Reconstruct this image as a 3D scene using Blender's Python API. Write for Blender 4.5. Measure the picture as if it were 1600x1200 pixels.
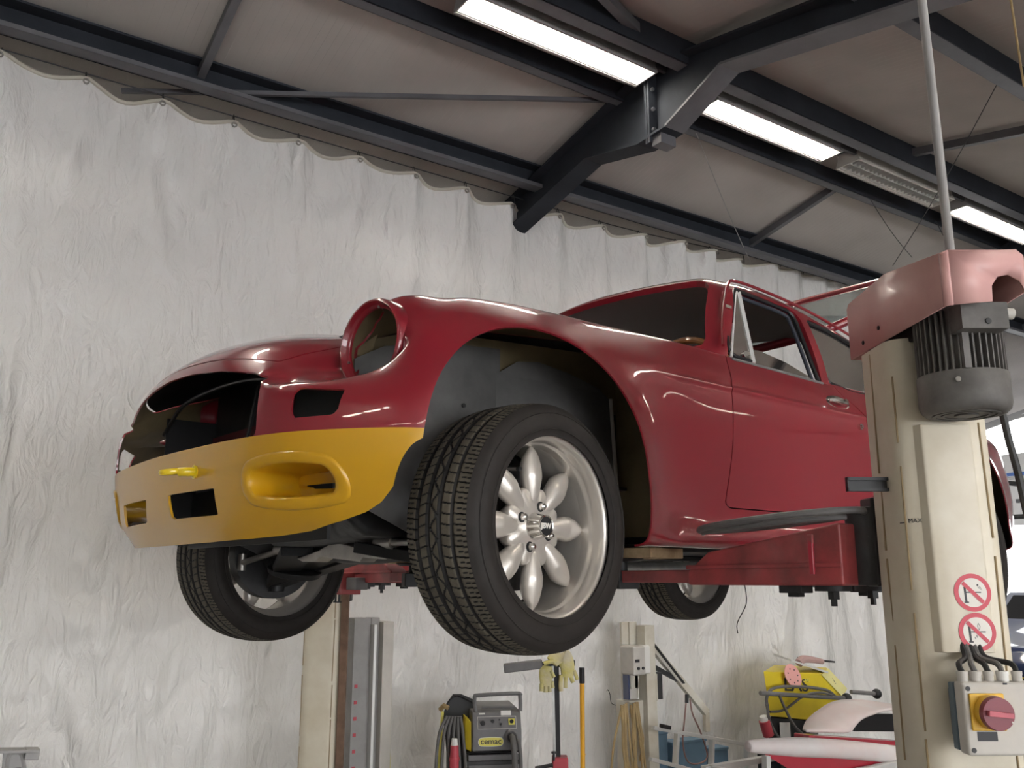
import bpy, bmesh, math, random
import numpy as np
from mathutils import Matrix, Vector
random.seed(7); np.random.seed(7)
PI = math.pi
S = bpy.context.scene
for o in list(bpy.data.objects): bpy.data.objects.remove(o)
C = S.collection
# ---------------------------------------------------------------- camera
# world: x along the curtain, y towards the curtain, z up; camera 1.5 m above the floor
AZ = math.radians(34.4); PITCH = math.radians(12.4)
cam = bpy.data.cameras.new('camera'); camo = bpy.data.objects.new('camera', cam); C.objects.link(camo)
camo.location = (0, 0, 1.5)
camo.rotation_euler = (PI/2 + PITCH, 0, -AZ)
cam.sensor_width = 36; cam.lens = 1390/1600*36; cam.clip_start = .05; cam.clip_end = 100
S.camera = camo
S.view_settings.view_transform = 'Standard'; S.view_settings.look = 'None'
S.view_settings.exposure = 0.62; S.view_settings.gamma = 1.0; S.view_settings.use_curve_mapping = False
# ---------------------------------------------------------------- world (daylight seen through the far openings)
W = bpy.data.worlds.new('world'); S.world = W; W.use_nodes = True
bg = W.node_tree.nodes['Background']; bg.inputs[0].default_value = (.97, .98, 1, 1); bg.inputs[1].default_value = 5.0
LAMP = 75.0      # strength of the fluorescent tubes
FH = Vector((math.sin(AZ), math.cos(AZ), 0)); RT = Vector((math.cos(AZ), -math.sin(AZ), 0))
def at(px, py, ax='y', v=4.5):
    """point of the plane ax = v that stands behind a pixel of the photo"""
    fw = FH*math.cos(PITCH) + Vector((0, 0, math.sin(PITCH))); up = -FH*math.sin(PITCH) + Vector((0, 0, math.cos(PITCH)))
    r = fw + RT*((px-800)/1390) - up*((py-600)/1390); c = Vector((0, 0, 1.5)); i = 'xyz'.index(ax)
    return c + r*((v-c[i])/r[i])
# car frame: x forward, y to the car's left (camera side), z up from the tyres' lowest line
CARO = Vector((1.17497, 2.47680, 1.32330))
CF = Vector((-.99488, -.10106, 0)); CL = Vector((.10106, -.99488, 0))
MC = Matrix(((CF.x, CL.x, 0, CARO.x), (CF.y, CL.y, 0, CARO.y), (0, 0, 1, CARO.z), (0, 0, 0, 1)))
ID = Matrix.Identity(4)
# ---------------------------------------------------------------- materials
MATS = {}
def mat(name, col, rough=.5, metal=0, coat=0, spec=.5, noise=0, nscale=8, bump=0, bscale=40, trans=0, ior=1.45, alpha=1, nc=None, emit=0, ecol=None, coatr=.03, sheen=0, nrough=0, detail=6):
    m = bpy.data.materials.new(name); m.use_nodes = True; nt = m.node_tree; b = nt.nodes['Principled BSDF']
    b.inputs['Base Color'].default_value = (*col, 1); b.inputs['Roughness'].default_value = rough; b.inputs['Metallic'].default_value = metal
    b.inputs['Coat Weight'].default_value = coat; b.inputs['Coat Roughness'].default_value = coatr; b.inputs['Specular IOR Level'].default_value = spec
    b.inputs['Transmission Weight'].default_value = trans; b.inputs['IOR'].default_value = ior; b.inputs['Alpha'].default_value = alpha
    if emit:
        b.inputs['Emission Color'].default_value = (*(ecol or col), 1); b.inputs['Emission Strength'].default_value = emit
    tc = nt.nodes.new('ShaderNodeTexCoord')
    if noise or nrough:
        n = nt.nodes.new('ShaderNodeTexNoise'); n.inputs['Scale'].default_value = nscale; n.inputs['Detail'].default_value = detail; n.inputs['Roughness'].default_value = .62
        nt.links.new(tc.outputs['Object'], n.inputs['Vector'])
        r = nt.nodes.new('ShaderNodeValToRGB'); r.color_ramp.elements[0].position = .38; r.color_ramp.elements[1].position = .66
        nc = nc or tuple(c*(1-noise) for c in col)
        r.color_ramp.elements[0].color = (*col, 1); r.color_ramp.elements[1].color = (*nc, 1)
        nt.links.new(n.outputs['Fac'], r.inputs['Fac'])
        if noise: nt.links.new(r.outputs['Color'], b.inputs['Base Color'])
        if nrough:
            mr = nt.nodes.new('ShaderNodeMapRange'); mr.inputs['To Min'].default_value = rough; mr.inputs['To Max'].default_value = rough+nrough
            nt.links.new(n.outputs['Fac'], mr.inputs['Value']); nt.links.new(mr.outputs[0], b.inputs['Roughness'])
    if bump:
        n2 = nt.nodes.new('ShaderNodeTexNoise'); n2.inputs['Scale'].default_value = bscale; n2.inputs['Detail'].default_value = 4
        nt.links.new(tc.outputs['Object'], n2.inputs['Vector'])
        bp = nt.nodes.new('ShaderNodeBump'); bp.inputs['Strength'].default_value = bump; bp.inputs['Distance'].default_value = .01
        nt.links.new(n2.outputs['Fac'], bp.inputs['Height']); nt.links.new(bp.outputs['Normal'], b.inputs['Normal'])
    MATS[name] = m
    return m
RED = mat('red_paint', (.22, .010, .020), .32, coat=1, spec=.5, bump=.03, bscale=6)
YEL = mat('yellow_paint', (.56, .30, .008), .35, coat=.55, bump=.02, bscale=6)
PRIMER = mat('brown_grp_inside', (.20, .155, .085), .6, noise=.35, nscale=5)
HEADL = mat('headliner', (.33, .28, .26), .9)
BLACK = mat('black_satin', (.012, .012, .013), .45)
DARKM = mat('dark_metal', (.035, .035, .037), .5, noise=.5, nscale=12, bump=.1)
SPLASH = mat('grey_splash_panel', (.115, .112, .11), .38, noise=.4, nscale=5, bump=.25, bscale=9, nrough=.15)
RUB = mat('tyre_rubber', (.026, .022, .020), .62, spec=.3, noise=.3, nscale=14)
TREAD = mat('tyre_tread', (.12, .105, .08), .8, noise=.3, nscale=20)
RIM = mat('silver_alloy', (.62, .58, .53), .34, metal=.55, coat=.4, noise=.06, nscale=6)
RIMIN = mat('alloy_inside', (.30, .28, .26), .45, metal=.6)
CHROME = mat('chrome', (.75, .73, .70), .12, metal=1)
TRIM = mat('bright_trim', (.92, .92, .90), .32, metal=.35)
STEEL = mat('steel', (.42, .40, .37), .38, metal=.8, noise=.3, nscale=15)
ALU = mat('bare_aluminium', (.60, .60, .58), .35, metal=.8, noise=.3, nscale=14)
BEAM = mat('blue_black_steel', (.030, .034, .043), .75, spec=.25, noise=.3, nscale=3)
BEAMF = mat('grey_steel_flange', (.13, .13, .14), .5, noise=.3, nscale=3)
GREYST = mat('pale_steel', (.36, .35, .34), .5, noise=.25, nscale=5)
CREAM = mat('cream_enamel', (.74, .69, .57), .45, noise=1, nc=(.60, .53, .40), nscale=2.6, bump=.05, bscale=30, coat=.15)
CREAM2 = mat('pale_enamel', (.66, .64, .57), .45, noise=1, nc=(.52, .47, .37), nscale=4)
PINK = mat('faded_red_plastic', (.70, .42, .39), .42, noise=1, nc=(.62, .32, .30), nscale=3.5, coat=.1)
MOTOR = mat('dusty_motor_grey', (.16, .15, .14), .6, noise=1, nc=(.07, .065, .06), nscale=7)
LIFTRED = mat('lift_red', (.42, .065, .07), .45, noise=1, nc=(.22, .05, .05), nscale=9, coat=.2)
WOOD = mat('block_wood', (.58, .43, .26), .7, noise=1, nc=(.28, .18, .09), nscale=9)
WHITE = mat('white_plastic', (.75, .74, .70), .45)
GLASS = mat('window_glass', (.75, .85, .80), .03, trans=1, ior=1.45)
GREYP = mat('grey_plastic', (.17, .165, .165), .5, noise=.25, nscale=9)
LGREY = mat('light_grey_box', (.60, .57, .52), .5, noise=.2, nscale=5)
DBLUE = mat('blue_grey_strip', (.09, .13, .16), .4)
YSW = mat('switch_yellow', (.72, .43, .04), .4)
MAROON = mat('switch_maroon', (.20, .03, .045), .35)
KNOBP = mat('switch_pink', (.50, .10, .13), .4)
SIGNR = mat('sign_red', (.56, .055, .085), .45)
SIGNW = mat('sign_white', (.78, .74, .68), .5)
SIGNK = mat('sign_black', (.03, .03, .035), .5)
CABLE = mat('grey_cable', (.12, .115, .11), .55)
CABLEK = mat('black_cable', (.02, .02, .02), .5)
TANC = mat('tan_cable', (.42, .30, .14), .6, noise=.3)
WELDY = mat('welder_yellow', (.72, .56, .03), .4, noise=.12, nscale=5)
WELDP = mat('welder_pale_yellow', (.74, .66, .12), .4)
PLUG = mat('plug_red', (.48, .06, .08), .45)
BROOM = mat('broom_yellow', (.80, .40, .02), .4)
GLOVE = mat('glove_leather', (.62, .56, .42), .9, noise=1, nc=(.62, .55, .13), nscale=7, bump=.3, bscale=60)
LADD = mat('ladder_aluminium', (.68, .68, .66), .4, metal=.3)
BLUEB = mat('blue_crate', (.16, .27, .38), .5, noise=.2)
WPRIM = mat('primer_white', (.72, .60, .58), .5, noise=1, nc=(.75, .73, .72), nscale=2)
PRED = mat('panel_red', (.38, .025, .045), .3, coat=.6)
NAVY = mat('navy_paint', (.015, .03, .10), .3, coat=1)
PAPER = mat('paper', (.7, .7, .68), .7)
SKIN = mat('sanding_disc_pink', (.72, .36, .33), .8)
WINEW = mat('steering_wood', (.42, .17, .05), .35, coat=.6)
TUBE = mat('fluorescent', (1, .97, .90), .5, emit=LAMP, ecol=(1, .94, .84))
LOUV = mat('louvre_metal', (.7, .7, .68), .3, metal=.6)
# ---------------------------------------------------------------- mesh building
def rotm(v):
    return Matrix.Rotation(v[2], 4, 'Z') @ Matrix.Rotation(v[1], 4, 'Y') @ Matrix.Rotation(v[0], 4, 'X')
def basis(d, up=(0, 0, 1)):
    d = Vector(d).normalized(); u = Vector(up)
    if abs(d.dot(u)) > .98: u = Vector((1, 0, 0))
    a = u.cross(d).normalized(); b = d.cross(a)
    return a, b, d
class MB:
    def __init__(s): s.v = []; s.f = []; s.m = []; s.ms = []
    def mi(s, m):
        if m not in s.ms: s.ms.append(m)
        return s.ms.index(m)
    def add(s, vs, fs, m=None):
        k = len(s.v); s.v += [Vector(v) for v in vs]; i = s.mi(m)
        for f in fs: s.f.append([k+j for j in f]); s.m.append(i)
        return s
    def box(s, c, d, r=(0, 0, 0), m=None):
        M = Matrix.Translation(c) @ rotm(r); x, y, z = d[0]/2, d[1]/2, d[2]/2
        vs = [M @ Vector(p) for p in ((-x,-y,-z),(x,-y,-z),(x,y,-z),(-x,y,-z),(-x,-y,z),(x,-y,z),(x,y,z),(-x,y,z))]
        return s.add(vs, [(0,3,2,1),(4,5,6,7),(0,1,5,4),(1,2,6,5),(2,3,7,6),(3,0,4,7)], m)
    def bb(s, x0, x1, y0, y1, z0, z1, m=None): return s.box(((x0+x1)/2,(y0+y1)/2,(z0+z1)/2),(abs(x1-x0),abs(y1-y0),abs(z1-z0)),m=m)
    def bar(s, p, q, w, h, up=(0, 0, 1), m=None, w2=None, h2=None):
        a, b, d = basis(Vector(q)-Vector(p), up); p, q = Vector(p), Vector(q); w2 = w2 or w; h2 = h2 or h
        vs = [p+a*sx*w/2+b*sy*h/2 for sx, sy in ((-1,-1),(1,-1),(1,1),(-1,1))]+[q+a*sx*w2/2+b*sy*h2/2 for sx, sy in ((-1,-1),(1,-1),(1,1),(-1,1))]
        return s.add(vs, [(0,3,2,1),(4,5,6,7),(0,1,5,4),(1,2,6,5),(2,3,7,6),(3,0,4,7)], m)
    def cyl(s, p, q, r, r2=None, n=24, m=None, cap=True):
        r2 = r if r2 is None else r2; a, b, d = basis(Vector(q)-Vector(p)); p, q = Vector(p), Vector(q); vs = []
        for c, rr in ((p, r), (q, r2)):
            for i in range(n): t = 2*PI*i/n; vs.append(c+a*math.cos(t)*rr+b*math.sin(t)*rr)
        fs = [(i, (i+1) % n, n+(i+1) % n, n+i) for i in range(n)]
        if cap: fs += [tuple(range(n-1, -1, -1)), tuple(range(n, 2*n))]
        return s.add(vs, fs, m)
    def tube(s, pts, r, n=10, m=None, closed=False, smooth=0):
        pts = [Vector(p) for p in pts]
        if smooth: pts = spline(pts, smooth, closed)
        vs = []; N = len(pts); pa = None
        for i, p in enumerate(pts):
            d = (pts[(i+1) % N]-pts[i-1]) if (closed or 0 < i < N-1) else (pts[1]-pts[0] if i == 0 else pts[-1]-pts[-2])
            d = d.normalized() if d.length else Vector((0, 0, 1))
            if pa is None: a, b, d = basis(d)
            else:
                a = (pa-d*pa.dot(d)); a = a.normalized() if a.length > 1e-6 else basis(d)[0]; b = d.cross(a)
            pa = a; rr = r(i/(N-1)) if callable(r) else r
            for k in range(n): t = 2*PI*k/n; vs.append(p+a*math.cos(t)*rr+b*math.sin(t)*rr)
        fs = []
        for i in range(N if closed else N-1):
            j = (i+1) % N
            for k in range(n): fs.append((i*n+k, i*n+(k+1) % n, j*n+(k+1) % n, j*n+k))
        if not closed: fs += [tuple(range(n-1, -1, -1)), tuple(range((N-1)*n, N*n))]
        return s.add(vs, fs, m)
    def lathe(s, prof, c=(0, 0, 0), ax=(0, 1, 0), n=64, m=None, closed=False, ms=None, up=(0, 0, 1)):
        a, b, d = basis(ax, up); c = Vector(c); k0 = len(s.v)
        for (r, t) in prof:
            for i in range(n):
                w = 2*PI*i/n; s.v.append(c+d*t+(a*math.cos(w)+b*math.sin(w))*r)
        P = len(prof)
        for j in range(P if closed else P-1):
            j2 = (j+1) % P; mm = s.mi(ms[j] if ms else m)
            for i in range(n):
                s.f.append([k0+j*n+i, k0+j2*n+i, k0+j2*n+(i+1) % n, k0+j*n+(i+1) % n]); s.m.append(mm)
        return s
    def prism(s, poly, M=ID, t=.01, m=None):
        """poly in the local xy plane of M, thickness t along local z (centred)"""
        n = len(poly); vs = [M @ Vector((x, y, -t/2)) for x, y in poly]+[M @ Vector((x, y, t/2)) for x, y in poly]
        fs = [tuple(range(n-1, -1, -1)), tuple(range(n, 2*n))]+[(i, (i+1) % n, n+(i+1) % n, n+i) for i in range(n)]
        return s.add(vs, fs, m)
    def text(s, txt, M, size=.1, t=.002, m=None, bend=None, bold=0, sx=1):
        cu = bpy.data.curves.new('t', 'FONT'); cu.body = txt; cu.size = size; cu.extrude = t/2; cu.align_x = 'CENTER'; cu.align_y = 'CENTER'; cu.offset = bold; cu.resolution_u = 3
        o = bpy.data.objects.new('t', cu); C.objects.link(o); dg = bpy.context.evaluated_depsgraph_get()
        me = bpy.data.meshes.new_from_object(o.evaluated_get(dg))
        vs = [v.co.copy() for v in me.vertices]
        for v in vs: v.x *= sx
        if bend: vs = [bend(v) for v in vs]
        s.add([M @ v for v in vs], [tuple(p.vertices) for p in me.polygons], m)
        bpy.data.objects.remove(o); bpy.data.curves.remove(cu); bpy.data.meshes.remove(me)
        return s
def spline(pts, n=6, closed=False):
    out = []; N = len(pts)
    for i in range(N if closed else N-1):
        g = lambda k: pts[k % N] if closed else pts[max(0, min(N-1, k))]
        a, b, c, d = g(i-1), g(i), g(i+1), g(i+2)
        for k in range(n):
            t = k/n
            out.append(.5*((2*b)+(c-a)*t+(2*a-5*b+4*c-d)*t*t+(3*b-a-3*c+d)*t**3))
    if not closed: out.append(pts[-1])
    return out
WM = {}
def thing(name, label, cat, loc=(0, 0, 0), rz=0, group=None):
    o = bpy.data.objects.new(name, None); C.objects.link(o); o.empty_display_size = .1
    o.location = loc; o.rotation_euler = (0, 0, rz); WM[o] = Matrix.Translation(loc) @ Matrix.Rotation(rz, 4, 'Z')
    o['label'] = label; o['category'] = cat
    if group: o['group'] = group
    return o
def part(name, mb, m, parent=None, M=ID, bevel=0, smooth=35, label=None, cat=None, group=None, kind=None, seg=2, normals=None):
    ms = [x or m for x in mb.ms] or [m]
    if mb.ms and None not in mb.ms:
        pass
    T = (WM[parent].inverted() if parent else ID) @ M
    me = bpy.data.meshes.new(name); me.from_pydata([T @ v for v in mb.v], [], mb.f)
    for x in ms: me.materials.append(x)
    if len(ms) > 1: me.polygons.foreach_set('material_index', mb.m)
    me.update()
    if smooth:
        me.polygons.foreach_set('use_smooth', [True]*len(me.polygons))
        if smooth < 180: me.set_sharp_from_angle(angle=math.radians(smooth))
    o = bpy.data.objects.new(name, me); C.objects.link(o)
    if parent: o.parent = parent; WM[o] = WM[parent]
    else: WM[o] = ID
    if bevel:
        b = o.modifiers.new('bevel', 'BEVEL'); b.width = bevel; b.segments = seg; b.limit_method = 'ANGLE'; b.angle_limit = math.radians(40); b.harden_normals = True
    if label: o['label'] = label
    if cat: o['category'] = cat
    if group: o['group'] = group
    if kind: o['kind'] = kind
    return o
def base_at(M, p): return (M @ Vector(p))
def copy_tree(o, parent=None):
    c = o.copy(); C.objects.link(c)
    if parent: c.parent = parent
    for ch in [x for x in bpy.data.objects if x.parent == o]: copy_tree(ch, c)
    return c
# ================================================================ the building
def ceil_z(y):
    if y >= 3.25: return 4.38-.215*(y-3.25)
    return max(4.38-.215*(3.25-y), 3.70)
m = mat('ceiling_panels', (.46, .44, .42), .55); nt = m.node_tree; b = nt.nodes['Principled BSDF']
tc = nt.nodes.new('ShaderNodeTexCoord'); wv = nt.nodes.new('ShaderNodeTexWave'); wv.bands_direction = 'X'; wv.inputs['Scale'].default_value = 7.0; wv.inputs['Distortion'].default_value = 0
wv.wave_profile = 'SAW'
nt.links.new(tc.outputs['Object'], wv.inputs['Vector']); bp = nt.nodes.new('ShaderNodeBump'); bp.inputs['Strength'].default_value = 1; bp.inputs['Distance'].default_value = .02
nt.links.new(wv.outputs['Fac'], bp.inputs['Height']); nt.links.new(bp.outputs['Normal'], b.inputs['Normal'])
nz = nt.nodes.new('ShaderNodeTexNoise'); nz.inputs['Scale'].default_value = 1.3; nz.inputs['Detail'].default_value = 5; nt.links.new(tc.outputs['Object'], nz.inputs['Vector'])
rp = nt.nodes.new('ShaderNodeValToRGB'); rp.color_ramp.elements[0].color = (.50, .47, .44, 1); rp.color_ramp.elements[1].color = (.37, .34, .315, 1); rp.color_ramp.elements[0].position = .35; rp.color_ramp.elements[1].position = .75
w2 = nt.nodes.new('ShaderNodeTexWave'); w2.bands_direction = 'X'; w2.inputs['Scale'].default_value = 1.0*.314/1.0; w2.inputs['Distortion'].default_value = 0
lt = nt.nodes.new('ShaderNodeMath'); lt.operation = 'LESS_THAN'; lt.inputs[1].default_value = .004; nt.links.new(w2.outputs['Fac'], lt.inputs[0])
mx = nt.nodes.new('ShaderNodeMix'); mx.data_type = 'RGBA'; mx.inputs[7].default_value = (.12, .115, .11, 1)
nt.links.new(nz.outputs['Fac'], rp.inputs['Fac']); nt.links.new(lt.outputs[0], mx.inputs[0]); nt.links.new(rp.outputs['Color'], mx.inputs[6]); nt.links.new(mx.outputs[2], b.inputs['Base Color'])
CEIL = m
FLOOR = mat('floor_concrete', (.24, .23, .22), .45, noise=.35, nscale=1.2)
WALL = mat('wall_sheet', (.50, .49, .47), .7, noise=.15, nscale=2)
X0, X1, Y0, Y1, YF = -5, 13, -7, 7.6, 13
mb = MB(); ys = [Y0, .09, 3.25, YF]; zs = [3.70, 3.70, 4.38, ceil_z(Y1)]
def strip(mb, y0, z0, y1, z1, x0=X0, x1=X1, t=.06):
    mb.add([(x0,y0,z0),(x1,y0,z0),(x1,y1,z1),(x0,y1,z1),(x0,y0,z0+t),(x1,y0,z0+t),(x1,y1,z1+t),(x0,y1,z1+t)], [(0,3,2,1),(4,5,6,7),(0,1,5,4),(1,2,6,5),(2,3,7,6),(3,0,4,7)])
strip(mb, Y0, 3.70, .0872, 3.70); strip(mb, .0872, 3.70, 3.25, 4.38); strip(mb, 3.25, 4.38, Y1, ceil_z(Y1)); strip(mb, Y1, ceil_z(Y1), YF, 4.25, x0=8.8)
part('ceiling', mb, CEIL, kind='structure', smooth=0)
part('floor', MB().bb(X0, X1+6, Y0, YF, -.1, 0), FLOOR, kind='structure', smooth=0)
part('wall_back', MB().bb(X0, 8.9, Y1, Y1+.12, 0, 4.2), WALL, kind='structure', smooth=0)
part('wall_left', MB().bb(X0-.12, X0, Y0, Y1, 0, 4.4), WALL, kind='structure', smooth=0)
part('wall_front', MB().bb(X0, -3, Y0-.12, Y0, 0, 4.4).bb(7, X1, Y0-.12, Y0, 0, 4.4).bb(-3, 7, Y0-.12, Y0, 0, .4).bb(-3, 7, Y0-.12, Y0, 2.9, 4.4), WALL, kind='structure', smooth=0)
part('wall_far', MB().bb(8.8, X1, YF, YF+.12, 0, 4.4), WALL, kind='structure', smooth=0)
mb = MB().bb(X1, X1+.12, Y0, 4.2, 0, 4.4).bb(X1, X1+.12, 8.6, YF, 0, 4.4).bb(X1, X1+.12, 4.2, 8.6, 2.25, 3.25).bb(X1, X1+.12, 4.2, 8.6, 3.75, 4.4)
part('wall_right', mb, WALL, kind='structure', smooth=0)
# roller shutter rolled up over the doorway
mb = MB()
for k in range(9): mb.cyl((X1-.15, 4.3, 3.8+.065*k), (X1-.15, 8.5, 3.8+.065*k), .034, n=8)
part('trim_1', mb, GREYST, kind='structure')
# steel: purlins (C sections), ridge, rafters with haunch, struts, braces
def purlin(name, y, d, fl, x0, x1, lab, light_flange=False, side=1):
    z = ceil_z(y)-.002; mb = MB()
    mb.bb(x0, x1, y-.006, y+.006, z-d, z, BEAM)
    mb.bb(x0, x1, y, y+side*fl, z-.012, z, BEAM)
    mb.bb(x0, x1, y, y+side*fl, z-d, z-d+.01, BEAMF)
    mb.bb(x0, x1, y+side*(fl-.004), y+side*fl, z-d, z-d+.025, BEAMF)
    return part(name, mb, BEAM, smooth=0, kind='structure')
purlin('trim_2', 4.39, .155, .085, X0, X1, '', side=-1)
purlin('trim_3', 3.51, .11, .07, X0, X1, '', side=1)
purlin('trim_4', 2.99, .14, .08, X0, X1, '', side=1)
purlin('trim_5', 1.93, .12, .07, X0, X1, '', side=1)
purlin('trim_6', .85, .12, .07, X0, X1, '', side=1)
part('trim_7', MB().bb(X0, X1, 3.17, 3.33, 4.30, 4.372, BEAM).bb(X0, X1, 3.155, 3.175, 4.22, 4.30, BEAMF), BEAM, kind='structure', smooth=0)
def rafter(name, x):
    mb = MB()
    def fl(y0, z0, y1, z1, w=.14, t=.014, mt=BEAM):
        mb.add([(x+sx*w/2, y, z+dz) for (y, z) in ((y0, z0), (y1, z1)) for sx, dz in ((-1, 0), (1, 0), (1, t), (-1, t))],
               [(0,1,2,3),(7,6,5,4),(0,4,5,1),(1,5,6,2),(2,6,7,3),(3,7,4,0)], mt)
    def web(poly, t=.012): mb.prism([(-y, z) for y, z in poly], Matrix.Translation((x, 0, 0)) @ Matrix(((0,0,1,0),(-1,0,0,0),(0,1,0,0),(0,0,0,1))), t, BEAM)
    top = lambda y: ceil_z(y)-.10
    D = .20
    web([(7.5, top(7.5)), (3.25, top(3.25)), (.3, top(.3)), (.3, top(.3)-D), (2.72, 4.03), (3.12, 3.87), (3.34, 3.86), (3.80, 3.965), (7.5, top(7.5)-D)])
    fl(7.5, top(7.5)-D, 3.80, 3.955, mt=BEAM); fl(3.80, 3.955, 3.34, 3.85); fl(3.34, 3.85, 3.12, 3.86, mt=BEAM); fl(3.12, 3.86, 2.72, 4.02, mt=BEAMF); fl(2.72, 4.02, .3, top(.3)-D, mt=BEAMF)
    fl(7.5, top(7.5), 3.25, top(3.25)); fl(3.25, top(3.25), .3, top(.3))
    mb.bb(x-.07, x+.07, 3.235, 3.25, 3.82, 4.28, BEAM); mb.bb(x-.07, x+.07, 3.255, 3.27, 3.82, 4.28, BEAM)
    for dx in (-.045, .045):
        for z in (3.9, 4.02, 4.14): mb.cyl((x+dx, 3.22, z), (x+dx, 3.285, z), .011, n=6, m=BEAMF)
    mb.bb(x-.05, x+.06, 3.17, 3.24, 3.80, 3.86, BEAMF)
    return part(name, mb, BEAM, kind='structure', smooth=0)
rafter('trim_8', 3.193); rafter('trim_9', 7.45); rafter('trim_10', -1.06)
def strut(name, x, y0, y1, w=.04):
    part(name, MB().bar((x, y0, ceil_z(y0)-.05), (x, y1, ceil_z(y1)-.05), w, .05), BEAMF, kind='structure', smooth=0)
k = 11
for x in (1.03, 5.28, 9.5):
    for (a, c) in ((4.40, 3.51), (2.99, 1.93), (1.93, .85)):
        strut('trim_%d' % k, x, a, c); k += 1
for p, q, w in ((at(190, 142, 'y', 4.6), at(975, 157, 'y', 3.55), .02), (at(930, -20, 'y', 2.85), at(1052, 105, 'y', 3.17), .045)):
    part('trim_%d' % k, MB().bar(p, q, w, w*1.2, m=BEAMF), BEAMF, kind='structure', smooth=0); k += 1
# fluorescent troughs
def luminaire(x0, x1, y, z, lab, lit=True, group=None):
    t = thing('ceiling_light', lab, 'ceiling light', ((x0+x1)/2, y, z), 0, group)
    L = x1-x0; M = Matrix.Translation(((x0+x1)/2, y, z)); mb = MB(); w = .155
    mb.bb(-L/2, L/2, -w/2, -w/2+.006, -.03, .05); mb.bb(-L/2, L/2, w/2-.006, w/2, -.03, .05); mb.bb(-L/2, L/2, -w/2, w/2, .05, .056)
    for s in (-1, 1):
        mb.prism([(-w/2-.015, -.035), (w/2+.015, -.035), (w/2-.02, .055), (-w/2+.02, .055)], Matrix.Translation((s*L/2, 0, 0)) @ Matrix(((0,0,1,0),(1,0,0,0),(0,1,0,0),(0,0,0,1))), .008)
    mb.bb(-L/2, L/2, -w/2-.014, -w/2, -.036, -.026); mb.bb(-L/2, L/2, w/2, w/2+.014, -.036, -.026)
    part('housing', mb, GREYST if lit else LGREY, t, M, smooth=0)
    lv = MB(); n = 24
    for i in range(1, n): lv.bb(-L/2+L*i/n-.0012, -L/2+L*i/n+.0012, -w/2+.008, w/2-.008, -.028, 0)
    lv.bb(-L/2, L/2, -.0015, .0015, -.028, 0)
    part('louvre', lv, LOUV, t, M, smooth=0)
    tb = MB()
    for yy in (-.037, .037): tb.cyl((-L/2+.03, yy, .02), (L/2-.03, yy, .02), .016, n=12)
    part('tube', tb, TUBE if lit else WHITE, t, M)
    for xx in (-L*.38, L*.38): part('hanger', MB().cyl((xx, 0, .056), (xx, 0, ceil_z(y)-z-.003), .004, n=6).cyl((xx, 0, .056), (xx, 0, .075), .012, n=6), STEEL, t, M)
    return t
luminaire(1.93, 3.10, 3.225, 4.215, 'lit fluorescent trough light left of the rafter, closest to the top edge')
luminaire(3.58, 4.72, 3.225, 4.215, 'lit fluorescent trough light just right of the dark rafter')
luminaire(4.90, 6.02, 3.225, 4.215, 'unlit fluorescent trough light with louvre, between two lit ones', lit=False)
luminaire(6.20, 7.34, 3.225, 4.215, 'lit fluorescent trough light at the right edge above the pink cover')
luminaire(-2.0, -.8, 3.225, 4.215, 'lit fluorescent trough light of the ridge row, furthest left of the row')
luminaire(-.6, .6, 3.225, 4.215, 'lit fluorescent trough light of the ridge row beyond the top of the photo')
luminaire(8.9, 10.1, 3.225, 4.215, 'lit fluorescent trough light at the far end of the ridge row')
# lamps of the rest of the workshop (behind and above the camera)
for yy in (.35, -2.2, -5.0):
    for x in ((-3.4, -2.0, 2.6, 4.0, 6.6, 8.0) if yy > 0 else (-3.6, -2.2, -.2, 1.2, 3.2, 4.6, 6.8, 8.2)):
        luminaire(x, x+1.2, yy, min(3.58, ceil_z(yy)-.12), 'lit fluorescent trough light in a row behind the camera', group='ceiling lights in rows behind the camera')
for x in (-3.2, -.4, 2.0, 5.0, 7.2):  # unseen row added to brighten the ceiling past the curtain and the sheet
    luminaire(x, x+1.2, 6.3, 3.45, 'added fluorescent trough light hidden behind the plastic curtain, brightening the ceiling beyond', group='added ceiling lights behind the plastic curtain')
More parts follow.
